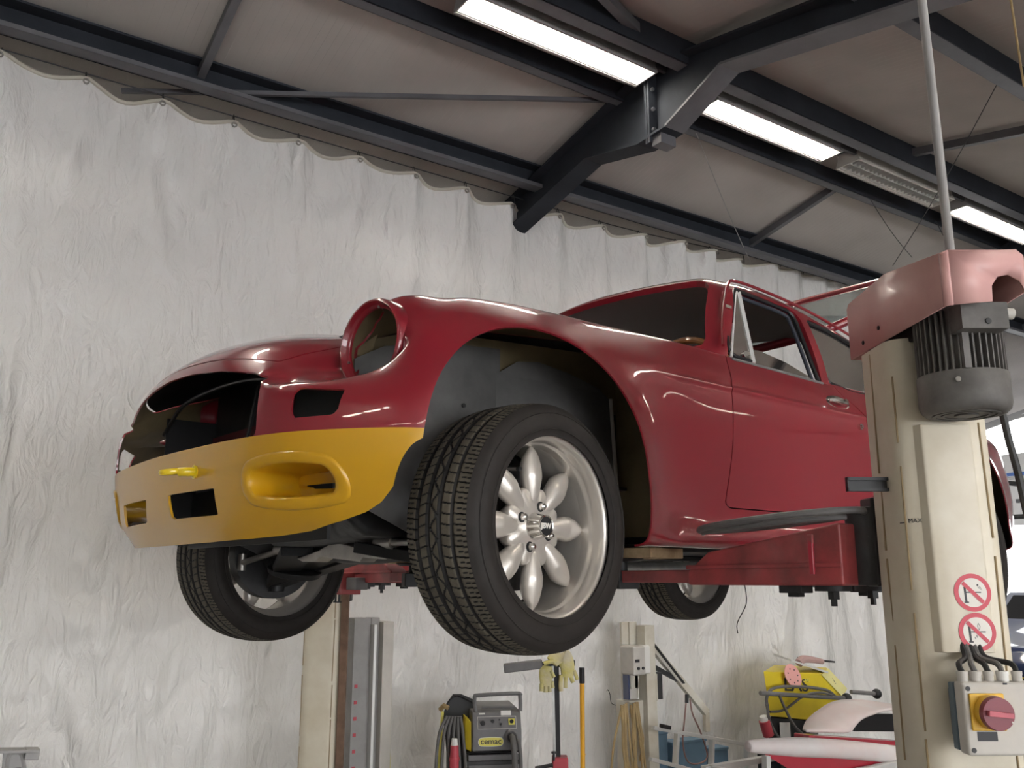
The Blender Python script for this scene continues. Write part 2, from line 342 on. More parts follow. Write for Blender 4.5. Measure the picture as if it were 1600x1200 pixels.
# ---------------------------------------------------------------- plastic curtain
def wire_z(x): return 3.975+(max(0, x-4.0)**1.3)*.05
HX = [.14+.3705*k for k in range(-8, 24)]
def curtain():
    nx, nz = 900, 150
    xs = np.linspace(-2.9, 8.75, nx); v = np.linspace(0, 1, nz)
    Xg, Vg = np.meshgrid(xs, v, indexing='ij')
    ph = (Xg-.14)/.3705; sag = np.sin(PI*ph)**2
    rnd = np.interp(Xg, np.linspace(-3, 9, 60), np.random.rand(60))
    top = 3.925+np.clip(Xg-4.0, 0, 9)**1.3*.05-sag*(.006+.022*rnd)
    Zg = top*(1-Vg)+.03*Vg
    dz = top-Zg
    def ns(sx, sz, k, n=14):
        r = np.random.RandomState(k); s = 0
        for i in range(n):
            a, bb = r.randn()*sx, r.randn()*sz; s = s+np.sin(a*Xg*6+bb*Zg*6+r.rand()*6.28)
        return s/n**.5
    right = np.clip((Xg-2.2)/3.0, 0, 1)
    fold = np.sin(2*PI*ph+1.2*ns(.12, .05, 1))
    Y = 4.52+fold*(.016*np.exp(-dz/.7)+right*.040*np.exp(-dz/3.5))
    Y += .040*ns(.22, .10, 2)*(.6+right)+.026*ns(.9, .12, 3)*(.45+right)+.012*ns(1.8, .15, 4)*(.3+right)
    # hanging pleats fanning out of the hooks
    near = np.abs((ph+.5) % 1-.5)
    Y += -.03*np.exp(-(near/.13)**2)*np.exp(-dz/.35)+.016*sag*np.exp(-dz/.22)
    # tension creases, crumpled film: ridged noise
    def ridge(sx, sz, k, n=10): return 1-np.abs(ns(sx, sz, k, n))
    Y += .010*ridge(1.2, .7, 5)+.006*ridge(3.0, 2.0, 6)*(.6+.4*ns(.3, .3, 7))+.002*ridge(6, 5, 8)
    # one diagonal pleat under the third hook
    for (cx, cz, sl, L, a) in ((.62, 3.62, -.9, .35, .05), (.95, 3.45, .6, .25, .04), (2.0, 3.45, -.8, .3, .03), (4.5, 3.2, -.3, .6, .03)):
        u = (Xg-cx)+sl*(Zg-cz)*.5; w = (Zg-cz)
        Y += a*np.exp(-(u/.07)**2)*np.exp(-(w/L)**2)
    for zs_ in (.88, 2.73): Y += .006*np.clip(1-np.abs(Zg-zs_-.02*ns(.2, .1, 9))/.012, 0, 1)
    vs = np.stack([Xg, Y, Zg], -1).reshape(-1, 3)
    me = bpy.data.meshes.new('plastic_curtain'); fs = []
    idx = np.arange(nx*nz).reshape(nx, nz)
    q = np.stack([idx[:-1, :-1], idx[:-1, 1:], idx[1:, 1:], idx[1:, :-1]], -1).reshape(-1, 4)
    me.from_pydata(vs.tolist(), [], q.tolist()); me.polygons.foreach_set('use_smooth', [True]*len(me.polygons)); me.update()
    m = bpy.data.materials.new('woven_plastic_sheet'); m.use_nodes = True; nt = m.node_tree; b = nt.nodes['Principled BSDF']
    tc = nt.nodes.new('ShaderNodeTexCoord')
    b.inputs['Roughness'].default_value = .27; b.inputs['Specular IOR Level'].default_value = .5
    n1 = nt.nodes.new('ShaderNodeTexNoise'); n1.inputs['Scale'].default_value = 1.1; n1.inputs['Detail'].default_value = 6; nt.links.new(tc.outputs['Object'], n1.inputs['Vector'])
    r = nt.nodes.new('ShaderNodeValToRGB'); r.color_ramp.elements[0].position = .3; r.color_ramp.elements[1].position = .72
    r.color_ramp.elements[0].color = (.93, .92, .90, 1); r.color_ramp.elements[1].color = (.80, .785, .77, 1)
    nt.links.new(n1.outputs['Fac'], r.inputs['Fac']); nt.links.new(r.outputs['Color'], b.inputs['Base Color'])
    mp = nt.nodes.new('ShaderNodeMapping'); mp.inputs['Scale'].default_value = (2.0, 1, .75); nt.links.new(tc.outputs['Object'], mp.inputs['Vector'])
    n2 = nt.nodes.new('ShaderNodeTexNoise'); n2.noise_type = 'RIDGED_MULTIFRACTAL'; n2.inputs['Scale'].default_value = 2.4; n2.inputs['Detail'].default_value = 7; n2.inputs['Distortion'].default_value = .5; nt.links.new(mp.outputs['Vector'], n2.inputs['Vector'])
    n3 = nt.nodes.new('ShaderNodeTexNoise'); n3.inputs['Scale'].default_value = 7; n3.inputs['Detail'].default_value = 5; n3.inputs['Distortion'].default_value = 1.6; nt.links.new(mp.outputs['Vector'], n3.inputs['Vector'])
    b1 = nt.nodes.new('ShaderNodeBump'); b1.inputs['Strength'].default_value = 1; b1.inputs['Distance'].default_value = .05; nt.links.new(n2.outputs['Fac'], b1.inputs['Height'])
    b2 = nt.nodes.new('ShaderNodeBump'); b2.inputs['Strength'].default_value = .7; b2.inputs['Distance'].default_value = .03; nt.links.new(n3.outputs['Fac'], b2.inputs['Height']); nt.links.new(b1.outputs['Normal'], b2.inputs['Normal'])
    nt.links.new(b2.outputs['Normal'], b.inputs['Normal'])
    tr = nt.nodes.new('ShaderNodeBsdfTranslucent'); tr.inputs['Color'].default_value = (.85, .84, .82, 1); nt.links.new(b2.outputs['Normal'], tr.inputs['Normal'])
    ms_ = nt.nodes.new('ShaderNodeMixShader'); ms_.inputs[0].default_value = .22; ou = nt.nodes['Material Output']
    nt.links.new(b.outputs[0], ms_.inputs[1]); nt.links.new(tr.outputs[0], ms_.inputs[2]); nt.links.new(ms_.outputs[0], ou.inputs['Surface'])
    me.materials.append(m)
    o = bpy.data.objects.new('plastic_curtain', me); C.objects.link(o)
    o['label'] = 'crumpled silvery white plastic sheet curtain hanging from the wire behind the car'; o['category'] = 'curtain'
    WM[o] = ID
    # hem along the top edge
    hm = MB(); pts = [Vector(vs[i*nz]) + Vector((0, -.004, 0)) for i in range(0, nx, 3)]
    hm.tube(pts, .011, n=6); part('hem', hm, mat('hem_tape', (.50, .47, .40), .7), o)
    g = MB()
    for hx in HX:
        if hx > 8.7: continue
        i = int((hx+2.9)/11.65*(nx-1)); p = Vector(vs[i*nz])
        g.lathe([(.009, -.003), (.016, -.003), (.016, .003), (.009, .003)], p+Vector((0, -.012, -.02)), (0, 1, 0), n=12, closed=True)
    part('grommet', g, STEEL, o, kind=None)
    return vs.reshape(nx, nz, 3)
cv = curtain()
pts = [(x, 4.52, wire_z(x)) for x in np.linspace(-4.9, 8.85, 40)]
part('curtain_wire', MB().tube(pts, .0035, n=6), DARKM, label='thin steel wire stretched under the roof that carries the plastic curtain', cat='wire')
hk0 = None
hkm = MB().tube([(0, -.015, -.075), (0, -.02, -.06), (0, -.012, -.02), (0, 0, .008), (0, .012, 0), (0, .01, -.012)], .003, n=6, smooth=3)
i = 0
for hx in HX:
    if hx > 8.7 or hx < -.3: continue
    if hk0 is None:
        hk0 = part('curtain_hook', hkm, DARKM); h = hk0
    else: h = hk0.copy(); C.objects.link(h)
    h.location = (hx, 4.52, wire_z(hx)); h['category'] = 'hook'; h['group'] = 'hooks along the curtain wire'
    h['label'] = 'small bent steel hook holding the curtain top on the wire'
# ================================================================ the car body
def bs(P, n, mirror0=None, mirror1=None):
    """periodic-free uniform cubic B-spline through a 1D list of points (axis 0), n samples per span; mirror0/1: reflect y at that end"""
    P = np.asarray(P, float); N = len(P)
    def ext(Cp):
        a = Cp[1]*np.array([1, -1, 1]) if mirror0 else 2*Cp[0]-Cp[1]
        z = Cp[-2]*np.array([1, -1, 1]) if mirror1 else 2*Cp[-1]-Cp[-2]
        return np.concatenate([a[None], Cp, z[None]])
    Cp = P.copy()
    for _ in range(5):
        E = ext(Cp); Cp = Cp+(P-(E[:-2]+4*E[1:-1]+E[2:])/6)*.9
    E = ext(Cp); out = []
    for i in range(N-1):
        for k in range(n if i < N-2 else n+1):
            t = k/n
            w = np.array([(1-t)**3, 3*t**3-6*t*t+4, -3*t**3+3*t*t+3*t+1, t**3])/6
            out.append(np.tensordot(w, E[i:i+4], (0, 0)))
    return np.array(out)
def surf(net, nu, nv):
    """net[station][rail] -> grid; stations mirrored at both ends about y = 0, last rail on the centreline"""
    net = np.asarray(net, float); S_, R_ = net.shape[:2]
    A = np.stack([bs(net[:, r], nu, True, True) for r in range(R_)], 1)          # (U, R, 3)
    B = np.stack([bs(A[u], nv, False, True) for u in range(A.shape[0])], 0)     # (U, V, 3)
    return B
def gnorm(G):
    du = np.gradient(G, axis=0); dv = np.gradient(G, axis=1)
    n = np.cross(du, dv); L = np.linalg.norm(n, axis=-1, keepdims=True); 
    bad = L[..., 0] < 1e-9; n = n/np.maximum(L, 1e-9)
    return n, bad
def sstep(a, b, x): t = np.clip((x-a)/(b-a), 0, 1); return t*t*(3-2*t)
def sdpoly(X, Z, poly, r=0):
    """signed distance (negative inside) of points to a 2D polygon, corners rounded by r"""
    X = np.asarray(X, float); Z = np.asarray(Z, float); d = np.full(X.shape, 1e9); s = np.ones(X.shape); n = len(poly)
    for i in range(n):
        ax, az = poly[i]; bx, bz = poly[(i+1) % n]; ex, ez = bx-ax, bz-az; wx, wz = X-ax, Z-az
        t = np.clip((wx*ex+wz*ez)/(ex*ex+ez*ez+1e-12), 0, 1); d = np.minimum(d, (wx-ex*t)**2+(wz-ez*t)**2)
        c1 = Z >= az; c2 = Z < bz; c3 = ex*wz > ez*wx
        s = np.where((c1 & c2 & c3) | (~c1 & ~c2 & ~c3), -s, s)
    return s*np.sqrt(d)-r
class Sheet:
    """polygon sheet with per-vertex position and normal that can be cut by level sets"""
    def __init__(s, P, Nn, F): s.P, s.N, s.F = P, Nn, F
    @staticmethod
    def grid(G, flip=False):
        n, bad = gnorm(G); U, V = G.shape[:2]; idx = np.arange(U*V).reshape(U, V)
        q = np.stack([idx[:-1, :-1], idx[1:, :-1], idx[1:, 1:], idx[:-1, 1:]], -1).reshape(-1, 4)
        if flip: q = q[:, ::-1]; n = -n
        return Sheet(G.reshape(-1, 3), n.reshape(-1, 3), [list(a) for a in q.tolist()])
    def cut(s, g):
        """returns (part with g > 0, part with g < 0)"""
        val = g(s.P); val = np.where(np.abs(val) < 1e-7, 1e-7, val); pos = (val > 0)
        P = list(s.P); Nn = list(s.N); cache = {}; A = []; B = []; pend = []
        for f in s.F:
            c = sum(pos[i] for i in f)
            if c == len(f): A.append(f); continue
            if c == 0: B.append(f); continue
            pend.append(f)
        keys = {}
        for f in pend:
            for a, b in zip(f, f[1:]+f[:1]):
                if pos[a] != pos[b]: keys.setdefault((min(a, b), max(a, b)), None)
        ks = list(keys)
        if ks:
            a = np.array([k[0] for k in ks]); b = np.array([k[1] for k in ks]); va, vb = val[a], val[b]
            lo = np.zeros(len(ks)); hi = np.ones(len(ks)); t = va/(va-vb)
            for _ in range(5):
                Pt = s.P[a]+(s.P[b]-s.P[a])*t[:, None]; vt = g(Pt); same = (vt > 0) == (va > 0)
                lo = np.where(same, t, lo); hi = np.where(same, hi, t)
                vlo = g(s.P[a]+(s.P[b]-s.P[a])*lo[:, None]); vhi = g(s.P[a]+(s.P[b]-s.P[a])*hi[:, None])
                den = np.where(np.abs(vlo-vhi) < 1e-12, 1, vlo-vhi); t = np.clip(lo+(hi-lo)*vlo/den, lo, hi)
            t = np.clip(t, .02, .98)
            for k, tt in zip(ks, t):
                cache[k] = len(P); P.append(s.P[k[0]]*(1-tt)+s.P[k[1]]*tt); nn = s.N[k[0]]*(1-tt)+s.N[k[1]]*tt; Nn.append(nn/(np.linalg.norm(nn)+1e-9))
        for f in pend:
            fa = []; fb = []
            for a, b in zip(f, f[1:]+f[:1]):
                (fa if pos[a] else fb).append(a)
                if pos[a] != pos[b]: c = cache[(min(a, b), max(a, b))]; fa.append(c); fb.append(c)
            if len(fa) > 2: A.append(fa)
            if len(fb) > 2: B.append(fb)
        P = np.array(P); Nn = np.array(Nn)
        return Sheet(P, Nn, A), Sheet(P, Nn, B)
    def mirror(s):
        P = s.P*np.array([1, -1, 1]); return Sheet(P, s.N*np.array([1, -1, 1]), [f[::-1] for f in s.F])
    def compact(s):
        used = sorted({i for f in s.F for i in f}); mp = {u: k for k, u in enumerate(used)}
        return Sheet(s.P[used], s.N[used], [[mp[i] for i in f] for f in s.F])
def join(*sh):
    """weld sheets (y = 0 seam and shared points)"""
    P = []; Nn = []; F = []; loc = {}
    for s in sh:
        s = s.compact(); mp = []
        for p, n in zip(s.P, s.N):
            k = (round(p[0], 5), round(p[1], 5)+0.0, round(p[2], 5)); i = loc.get(k)
            if i is None: i = len(P); loc[k] = i; P.append(p); Nn.append(n.copy())
            else: Nn[i] = Nn[i]+n
            mp.append(i)
        for f in s.F:
            g = [mp[i] for i in f]; g = [x for j, x in enumerate(g) if x != g[j-1]]
            if len(set(g)) > 2 and len(set(g)) == len(g): F.append(g)
    Nn = np.array(Nn); Nn /= np.maximum(np.linalg.norm(Nn, axis=1, keepdims=True), 1e-9)
    return Sheet(np.array(P), Nn, F)
def skin(name, sh, th, m_out, m_in, parent, label=None, M=None):
    """thick shell from a sheet: outer face, inner face and rim, with exact outer normals"""
    sh = sh.compact(); n = len(sh.P); T = WM[parent].inverted() @ (M or MC)
    ou = sh.P; inn = sh.P-sh.N*th; V = [T @ Vector(p) for p in ou]+[T @ Vector(p) for p in inn]; R = T.to_3x3()
    NO = [R @ Vector(x) for x in sh.N]; F = []; MI = []; LN = []
    ed = {}
    for f in sh.F:
        F.append(f); MI.append(0); LN += [NO[i] for i in f]
        for a, b in zip(f, f[1:]+f[:1]): ed[(a, b)] = 1
    for f in sh.F: F.append([i+n for i in f[::-1]]); MI.append(1); LN += [-NO[i] for i in f[::-1]]
    for (a, b) in ed:
        if (b, a) not in ed:
            F.append([b, a, a+n, b+n]); MI.append(0)
            fn = (V[a]-V[b]).cross(V[a+n]-V[a]); fn = fn.normalized() if fn.length > 1e-12 else Vector((0, 0, 1)); LN += [fn]*4
    me = bpy.data.meshes.new(name); me.from_pydata(V, [], F); me.materials.append(m_out); me.materials.append(m_in)
    me.polygons.foreach_set('material_index', MI); me.polygons.foreach_set('use_smooth', [True]*len(F)); me.update()
    if len(me.loops) == len(LN): me.normals_split_custom_set([tuple(x) for x in LN])
    o = bpy.data.objects.new(name, me); C.objects.link(o); o.parent = parent; WM[o] = WM[parent]
    if label: o['label'] = label
    return o
# control net of the lower body, half (y >= 0): stations run round the nose, along the flank and round the tail; rails from the sill to the centreline
def full(x, y):     # helper for flank stations: list of (y, z) or (x, y, z)
    return [p if len(p) == 3 else (x, p[0], p[1]) for p in y]
NET = [
 [(.575,0,.24),(.602,0,.285),(.628,0,.34),(.640,0,.45),(.638,0,.56),(.632,0,.66),(.615,0,.712),(.58,0,.748),(.52,0,.785),(.45,0,.815),(.38,0,.842),(.30,0,.862)],
 [(.570,.215,.24),(.597,.218,.285),(.620,.22,.34),(.630,.225,.45),(.628,.225,.56),(.62,.22,.655),(.60,.215,.707),(.56,.21,.745),(.49,.20,.782),(.41,.15,.818),(.33,.08,.848),(.24,0,.870)],
 [(.535,.395,.24),(.562,.405,.285),(.590,.417,.34),(.608,.428,.45),(.608,.425,.56),(.590,.412,.640),(.548,.395,.688),(.50,.385,.728),(.42,.355,.768),(.32,.27,.812),(.22,.14,.850),(.13,0,.878)],
 [(.44,.51,.24),(.495,.545,.285),(.540,.565,.345),(.566,.578,.44),(.572,.578,.54),(.545,.562,.615),(.430,.520,.648),(.37,.490,.712),(.28,.455,.775),(.18,.36,.820),(.08,.19,.862),(.0,0,.888)],
 [(.395,.61,.24),(.445,.645,.29),(.478,.675,.36),(.502,.692,.44),(.502,.688,.54),(.465,.662,.612),(.392,.625,.660),(.365,.600,.790),(.27,.590,.838),(.08,.47,.832),(-.03,.28,.872),(-.11,0,.893)],
 [(.345,.72,.25),(.375,.75,.31),(.400,.775,.38),(.412,.790,.45),(.408,.785,.54),(.382,.755,.62),(.352,.732,.70),(.31,.705,.775),(.20,.640,.852),(.02,.52,.846),(-.10,.3,.878),(-.21,0,.897)],
 [(.30,.75,.25),(.30,.785,.31),(.31,.81,.37),(.31,.812,.46),(.30,.80,.56),(.285,.782,.65),(.26,.757,.72),(.22,.725,.79),(.13,.645,.867),(-.04,.53,.853),(-.17,.3,.882),(-.30,0,.901)],
 full(.14, [(.76,.26),(.80,.29),(.815,.37),(.815,.46),(.81,.56),(.797,.65),(.125,.775,.725),(.10,.738,.80),(.04,.645,.876),(-.10,.53,.858),(-.23,.3,.885),(-.36,0,.904)]),
 full(0, [(.76,.26),(.80,.29),(.818,.37),(.818,.46),(.812,.56),(.80,.65),(.0,.78,.73),(-.01,.740,.81),(-.05,.645,.881),(-.16,.535,.863),(-.29,.3,.888),(-.42,0,.906)]),
 full(-.15, [(.76,.26),(.80,.29),(.816,.37),(.816,.46),(.81,.56),(.795,.65),(-.15,.776,.735),(-.155,.738,.81),(-.18,.645,.885),(-.25,.54,.869),(-.37,.3,.892),(-.48,0,.908)]),
 full(-.31, [(.75,.26),(.795,.28),(.806,.37),(.803,.46),(.795,.56),(.782,.655),(-.31,.770,.738),(-.31,.735,.805),(-.33,.648,.886),(-.37,.55,.877),(-.45,.3,.896),(-.54,0,.911)]),
 full(-.47, [(.72,.265),(.775,.272),(.768,.34),(.757,.45),(.762,.56),(.764,.66),(-.47,.762,.742),(-.47,.732,.803),(-.48,.660,.882),(-.50,.57,.889),(-.54,.3,.90),(-.60,0,.915)]),
 full(-.64, [(.68,.268),(.750,.270),(.735,.34),(.744,.45),(.758,.56),(.762,.66),(.757,.742),(.733,.80),(.685,.868),(-.64,.60,.895),(-.645,.3,.906),(-.66,0,.918)]),
 full(-.85, [(.66,.270),(.735,.270),(.728,.34),(.742,.45),(.758,.56),(.762,.66),(.757,.742),(.735,.80),(.700,.858),(.63,.878),(.3,.885),(0,.89)]),
 full(-1.15, [(.66,.272),(.732,.272),(.728,.34),(.742,.45),(.758,.56),(.762,.66),(.757,.742),(.736,.80),(.703,.855),(.63,.872),(.3,.88),(0,.882)]),
 full(-1.5, [(.66,.275),(.735,.275),(.732,.34),(.744,.45),(.759,.56),(.763,.66),(.757,.742),(.737,.80),(.703,.852),(.63,.870),(.3,.88),(0,.882)]),
 full(-1.85, [(.66,.28),(.770,.28),(.775,.35),(.780,.45),(.783,.56),(.778,.66),(.763,.742),(.738,.80),(.703,.851),(.63,.868),(.3,.88),(0,.882)]),
 full(-2.1, [(.70,.28),(.805,.30),(.812,.37),(.814,.46),(.81,.56),(.795,.66),(.770,.742),(.738,.80),(.70,.850),(.63,.866),(.3,.876),(0,.878)]),
 full(-2.4, [(.70,.28),(.805,.30),(.812,.37),(.814,.46),(.81,.56),(.795,.66),(.768,.742),(.732,.80),(.69,.846),(.62,.862),(.3,.872),(0,.874)]),
 full(-2.7, [(.66,.30),(.765,.31),(.775,.38),(.776,.46),(.773,.56),(.763,.66),(.745,.742),(.708,.798),(.66,.838),(.59,.856),(.3,.868),(0,.870)]),
 [(-2.88,.56,.34),(-2.90,.64,.34),(-2.93,.68,.39),(-2.95,.69,.47),(-2.95,.69,.56),(-2.94,.68,.66),(-2.93,.665,.742),(-2.90,.64,.79),(-2.87,.60,.822),(-2.84,.54,.842),(-2.80,.28,.858),(-2.79,0,.862)],
 [(-2.95,.40,.36),(-2.99,.44,.35),(-3.03,.46,.39),(-3.05,.47,.47),(-3.05,.47,.56),(-3.04,.465,.66),(-3.02,.46,.742),(-2.98,.44,.785),(-2.94,.41,.812),(-2.90,.36,.83),(-2.86,.2,.846),(-2.85,0,.85)],
 [(-2.97,.2,.36),(-3.01,.22,.35),(-3.05,.23,.39),(-3.07,.235,.47),(-3.07,.235,.56),(-3.06,.232,.66),(-3.04,.23,.742),(-3.0,.22,.782),(-2.96,.2,.806),(-2.93,.17,.822),(-2.90,.1,.834),(-2.89,0,.838)],
 [(-2.97,0,.36),(-3.01,0,.35),(-3.05,0,.39),(-3.07,0,.47),(-3.07,0,.56),(-3.06,0,.66),(-3.04,0,.742),(-3.0,0,.78),(-2.97,0,.803),(-2.94,0,.818),(-2.91,0,.829),(-2.90,0,.832)],
]
HC = np.array([.375, .60, .714]); HD = np.array([math.cos(math.radians(8)), math.sin(math.radians(8)), .03]); HD /= np.linalg.norm(HD)
def arch_front(P):    # >0 outside the wheel opening (front)
    x, z = P[:, 0], P[:, 2]
    r = np.hypot(x-.012, np.maximum(z-.42, 0)*1.02)
    sx = .012+np.where(z < .42, -np.clip((.42-z), 0, .2)**1.6*-.35, 0)
    r = np.where(z < .42, np.abs(x-np.where(x < 0, sx, .012)), r)
    return r-.366
def arch_rear(P):
    x, z = P[:, 0], P[:, 2]; return np.where(z > .40, np.hypot(x+2.30, np.maximum(z-.40, 0)), np.abs(x+2.30))-.345
G = surf(NET, 15, 12)
Pf = G.reshape(-1, 3); x, y, z = Pf[:, 0].copy(), Pf[:, 1].copy(), Pf[:, 2].copy()
side = sstep(.55, .72, y)*sstep(.86, .80, z)
for af in (arch_front, arch_rear):
    d = np.clip(af(Pf), 0, 9); y += side*.015*np.exp(-(d/.045)**1.4)
y += sstep(-.40, -.60, x)*sstep(-2.75, -2.5, x)*.006*np.exp(-((z-.744)/.008)**2)*(y > .6)
y += sstep(-.50, -.62, x)*sstep(-1.9, -1.8, x)*.012*np.exp(-((z-.30)/.03)**2)*(y > .6)
# bonnet bulge
x_ = x; z += .012*sstep(.25, .12, y)*sstep(.45, .2, x_)*sstep(-.62, -.3, x_)
Pf[:, 1] = y; Pf[:, 2] = z
# bowl scalloped out inboard of the headlight
yy = Pf[:, 1]; zL = .602+.035*np.clip((.53-yy)/.07, 0, 2)**2+.035*np.clip((yy-.625)/.07, 0, 2)**2
Pf[:, 0] -= .058*sstep(.435, .50, yy)*sstep(.735, .66, yy)*sstep(-.004, .008, Pf[:, 2]-zL)*sstep(.74, .66, Pf[:, 2])*(Pf[:, 0] > .36)
body = Sheet.grid(Pf.reshape(G.shape))
# orientation check: flank normals must point outwards
k = np.argmax(body.P[:, 1]); 
if body.N[k, 1] < 0: body = Sheet.grid(Pf.reshape(G.shape), True)
def X(P): return P[:, 0]
def Y(P): return P[:, 1]
def Z(P): return P[:, 2]
CARL = thing('sports_car', 'red and yellow classic sports coupe raised on the two post lift', 'car', MC @ Vector((-1.15, 0, 0)), math.atan2(CF.y, CF.x))
# lower edge of the nose
body, _ = body.cut(lambda P: np.where((P[:, 0] > .30), Z(P)-np.interp(Y(P), [0, .25, .40, .48, .56, .645, .70, .735, .765, .79, .81, .84], [.262, .263, .267, .272, .281, .300, .317, .336, .365, .412, .45, .49]), 1))
# wheel arches
body, _ = body.cut(lambda P: np.maximum.reduce([arch_front(P), .60-Y(P), (Z(P)-.83)]))
body, _ = body.cut(lambda P: np.maximum.reduce([arch_rear(P), .60-Y(P), (Z(P)-.83)]))
# headlight hole
def hl(P):
    w = P-HC; a = w @ HD; r = np.linalg.norm(w-np.outer(a, HD), axis=1); return np.where((X(P) > .30) & (a > -.055), r-.100, .2)
body, _ = body.cut(hl)
# grille mouth
GR = [(-.6, .487), (.488, .487), (.495, .50), (.494, .57), (.488, .605), (.470, .630), (.43, .645), (.3, .668), (.15, .684), (0, .690), (-.6, .690)]
body, _ = body.cut(lambda P: np.where(X(P) > .45, sdpoly(Y(P), Z(P), GR), 1))
# cabin opening (under the greenhouse) and tail
CAB = [(-.76, -1), (-.76, .40), (-.88, .55), (-.99, .61), (-1.12, .65), (-2.0, .66), (-2.6, .60), (-2.78, .45), (-2.80, -1)]
body, _ = body.cut(lambda P: np.where(Z(P) > .80, sdpoly(X(P), Y(P), CAB), 1))
# yellow lower nose
body, val = body.cut(lambda P: np.where(X(P) > .1, Z(P)-.487, 1))
# indicator window, corner ducts, number plate slots
IND = [(.605, .520), (.680, .522), (.686, .532), (.684, .572), (.606, .580), (.599, .570), (.600, .53)]
body, _ = body.cut(lambda P: np.where(X(P) > .3, sdpoly(Y(P), Z(P), IND, .004), 1))
OV = [(.475, .385), (.625, .385)]
def ovf(r): return lambda P: np.where(X(P) > .3, sdpoly(Y(P), Z(P), [(.500, .3845), (.635, .3845), (.635, .3855), (.500, .3855)], r), 1)
val, _ = val.cut(ovf(.036))
val, _ = val.cut(lambda P: np.where(X(P) > .5, sdpoly(Y(P), Z(P), [(.095, .326), (.325, .326), (.322, .379), (.085, .379)], .004), 1))
# door
DOOR = [(-.87, .90), (-.855, .86), (-.823, .80), (-.793, .742), (-.785, .60), (-.773, .46), (-.768, .40), (-.778, .388), (-.80, .383), (-1.45, .383), (-1.54, .395), (-1.60, .44), (-1.625, .52), (-1.60, .66), (-1.585, .76), (-1.50, .82), (-1.46, .95), (-.88, .95)]
def dr(off): return lambda P: np.where(Y(P) > .55, sdpoly(X(P), Z(P), DOOR)+off, 1)
body, tmp = body.cut(dr(0)); gap, door = tmp.cut(dr(.0035))
# bonnet
def bon(P, off=0):
    x, y, z = P[:, 0], P[:, 1], P[:, 2]
    yl = np.interp(x, [-.6, .0, .30, .60], [.50, .47, .445, .42])
    return np.where(z > .62, np.maximum.reduce([np.abs(y)-yl, -.56-x, .716-z-.2*np.abs(y)**2+.0*x]), 1)+off
body, tmp = body.cut(lambda P: bon(P)); _, bonnet = tmp.cut(lambda P: bon(P, .0035))
bodyF = join(body, body.mirror()); valF = join(val, val.mirror()); bonF = join(bonnet, bonnet.mirror())
BODY = skin('body_shell', bodyF, .005, RED, PRIMER, CARL, label='glossy dark red body shell')
skin('front_valance', valF, .006, YEL, PRIMER, CARL, label='yellow painted lower nose')
skin('bonnet', bonF, .005, RED, BLACK, CARL)
DOORS = []
for sgn in (1, -1):
    DOORS.append(skin('door', door if sgn > 0 else door.mirror(), .02, RED, BLACK, CARL))
# ---------------------------------------------------------------- greenhouse
GN = [
 [(-.66,0,.912),(-.72,0,.98),(-.80,0,1.075),(-.88,0,1.165),(-.94,0,1.228),(-1.02,0,1.262),(-1.15,0,1.278),(-1.3,0,1.284)],
 [(-.69,.31,.905),(-.745,.305,.975),(-.825,.30,1.07),(-.90,.295,1.155),(-.958,.288,1.215),(-1.03,.25,1.252),(-1.15,.17,1.273),(-1.36,0,1.286)],
 [(-.76,.555,.892),(-.805,.545,.965),(-.872,.53,1.055),(-.94,.512,1.14),(-.988,.497,1.195),(-1.06,.44,1.237),(-1.19,.32,1.266),(-1.46,0,1.287)],
 [(-.835,.665,.872),(-.88,.645,.955),(-.93,.615,1.045),(-.985,.583,1.125),(-1.03,.555,1.178),(-1.10,.49,1.228),(-1.25,.35,1.262),(-1.56,0,1.286)],
 [(-.90,.692,.862),(-.94,.668,.945),(-.985,.636,1.04),(-1.035,.604,1.12),(-1.08,.575,1.172),(-1.15,.51,1.225),(-1.30,.36,1.260),(-1.63,0,1.282)],
 [(-1.06,.700,.855),(-1.09,.678,.94),(-1.12,.648,1.035),(-1.16,.615,1.118),(-1.20,.583,1.175),(-1.25,.52,1.224),(-1.38,.36,1.256),(-1.70,0,1.276)],
 [(-1.4,.702,.852),(-1.4,.682,.94),(-1.4,.655,1.03),(-1.40,.625,1.108),(-1.41,.592,1.165),(-1.43,.525,1.210),(-1.55,.36,1.240),(-1.85,0,1.262)],
 [(-1.7,.702,.850),(-1.7,.68,.93),(-1.7,.652,1.01),(-1.70,.622,1.08),(-1.70,.587,1.135),(-1.71,.52,1.178),(-1.80,.36,1.208),(-2.05,0,1.228)],
 [(-2.0,.695,.850),(-2.0,.672,.91),(-2.0,.645,.98),(-2.0,.615,1.04),(-2.0,.58,1.085),(-2.01,.515,1.125),(-2.08,.36,1.152),(-2.25,0,1.168)],
 [(-2.35,.682,.846),(-2.35,.66,.89),(-2.35,.635,.935),(-2.35,.605,.975),(-2.35,.57,1.008),(-2.36,.51,1.035),(-2.40,.36,1.056),(-2.5,0,1.066)],
 [(-2.68,.64,.842),(-2.68,.62,.862),(-2.68,.60,.882),(-2.68,.575,.905),(-2.68,.545,.922),(-2.69,.49,.938),(-2.71,.34,.948),(-2.74,0,.953)],
 [(-2.84,.42,.838),(-2.84,.41,.846),(-2.84,.40,.856),(-2.84,.385,.866),(-2.84,.37,.876),(-2.84,.33,.884),(-2.84,.22,.888),(-2.84,0,.890)],
 [(-2.88,0,.832),(-2.88,0,.838),(-2.88,0,.846),(-2.87,0,.854),(-2.87,0,.862),(-2.87,0,.868),(-2.865,0,.872),(-2.86,0,.876)],
]
GG = surf(GN, 14, 12); gh = Sheet.grid(GG)
k = np.argmax(gh.P[:, 1])
if gh.N[k, 1] < 0: gh = Sheet.grid(GG, True)
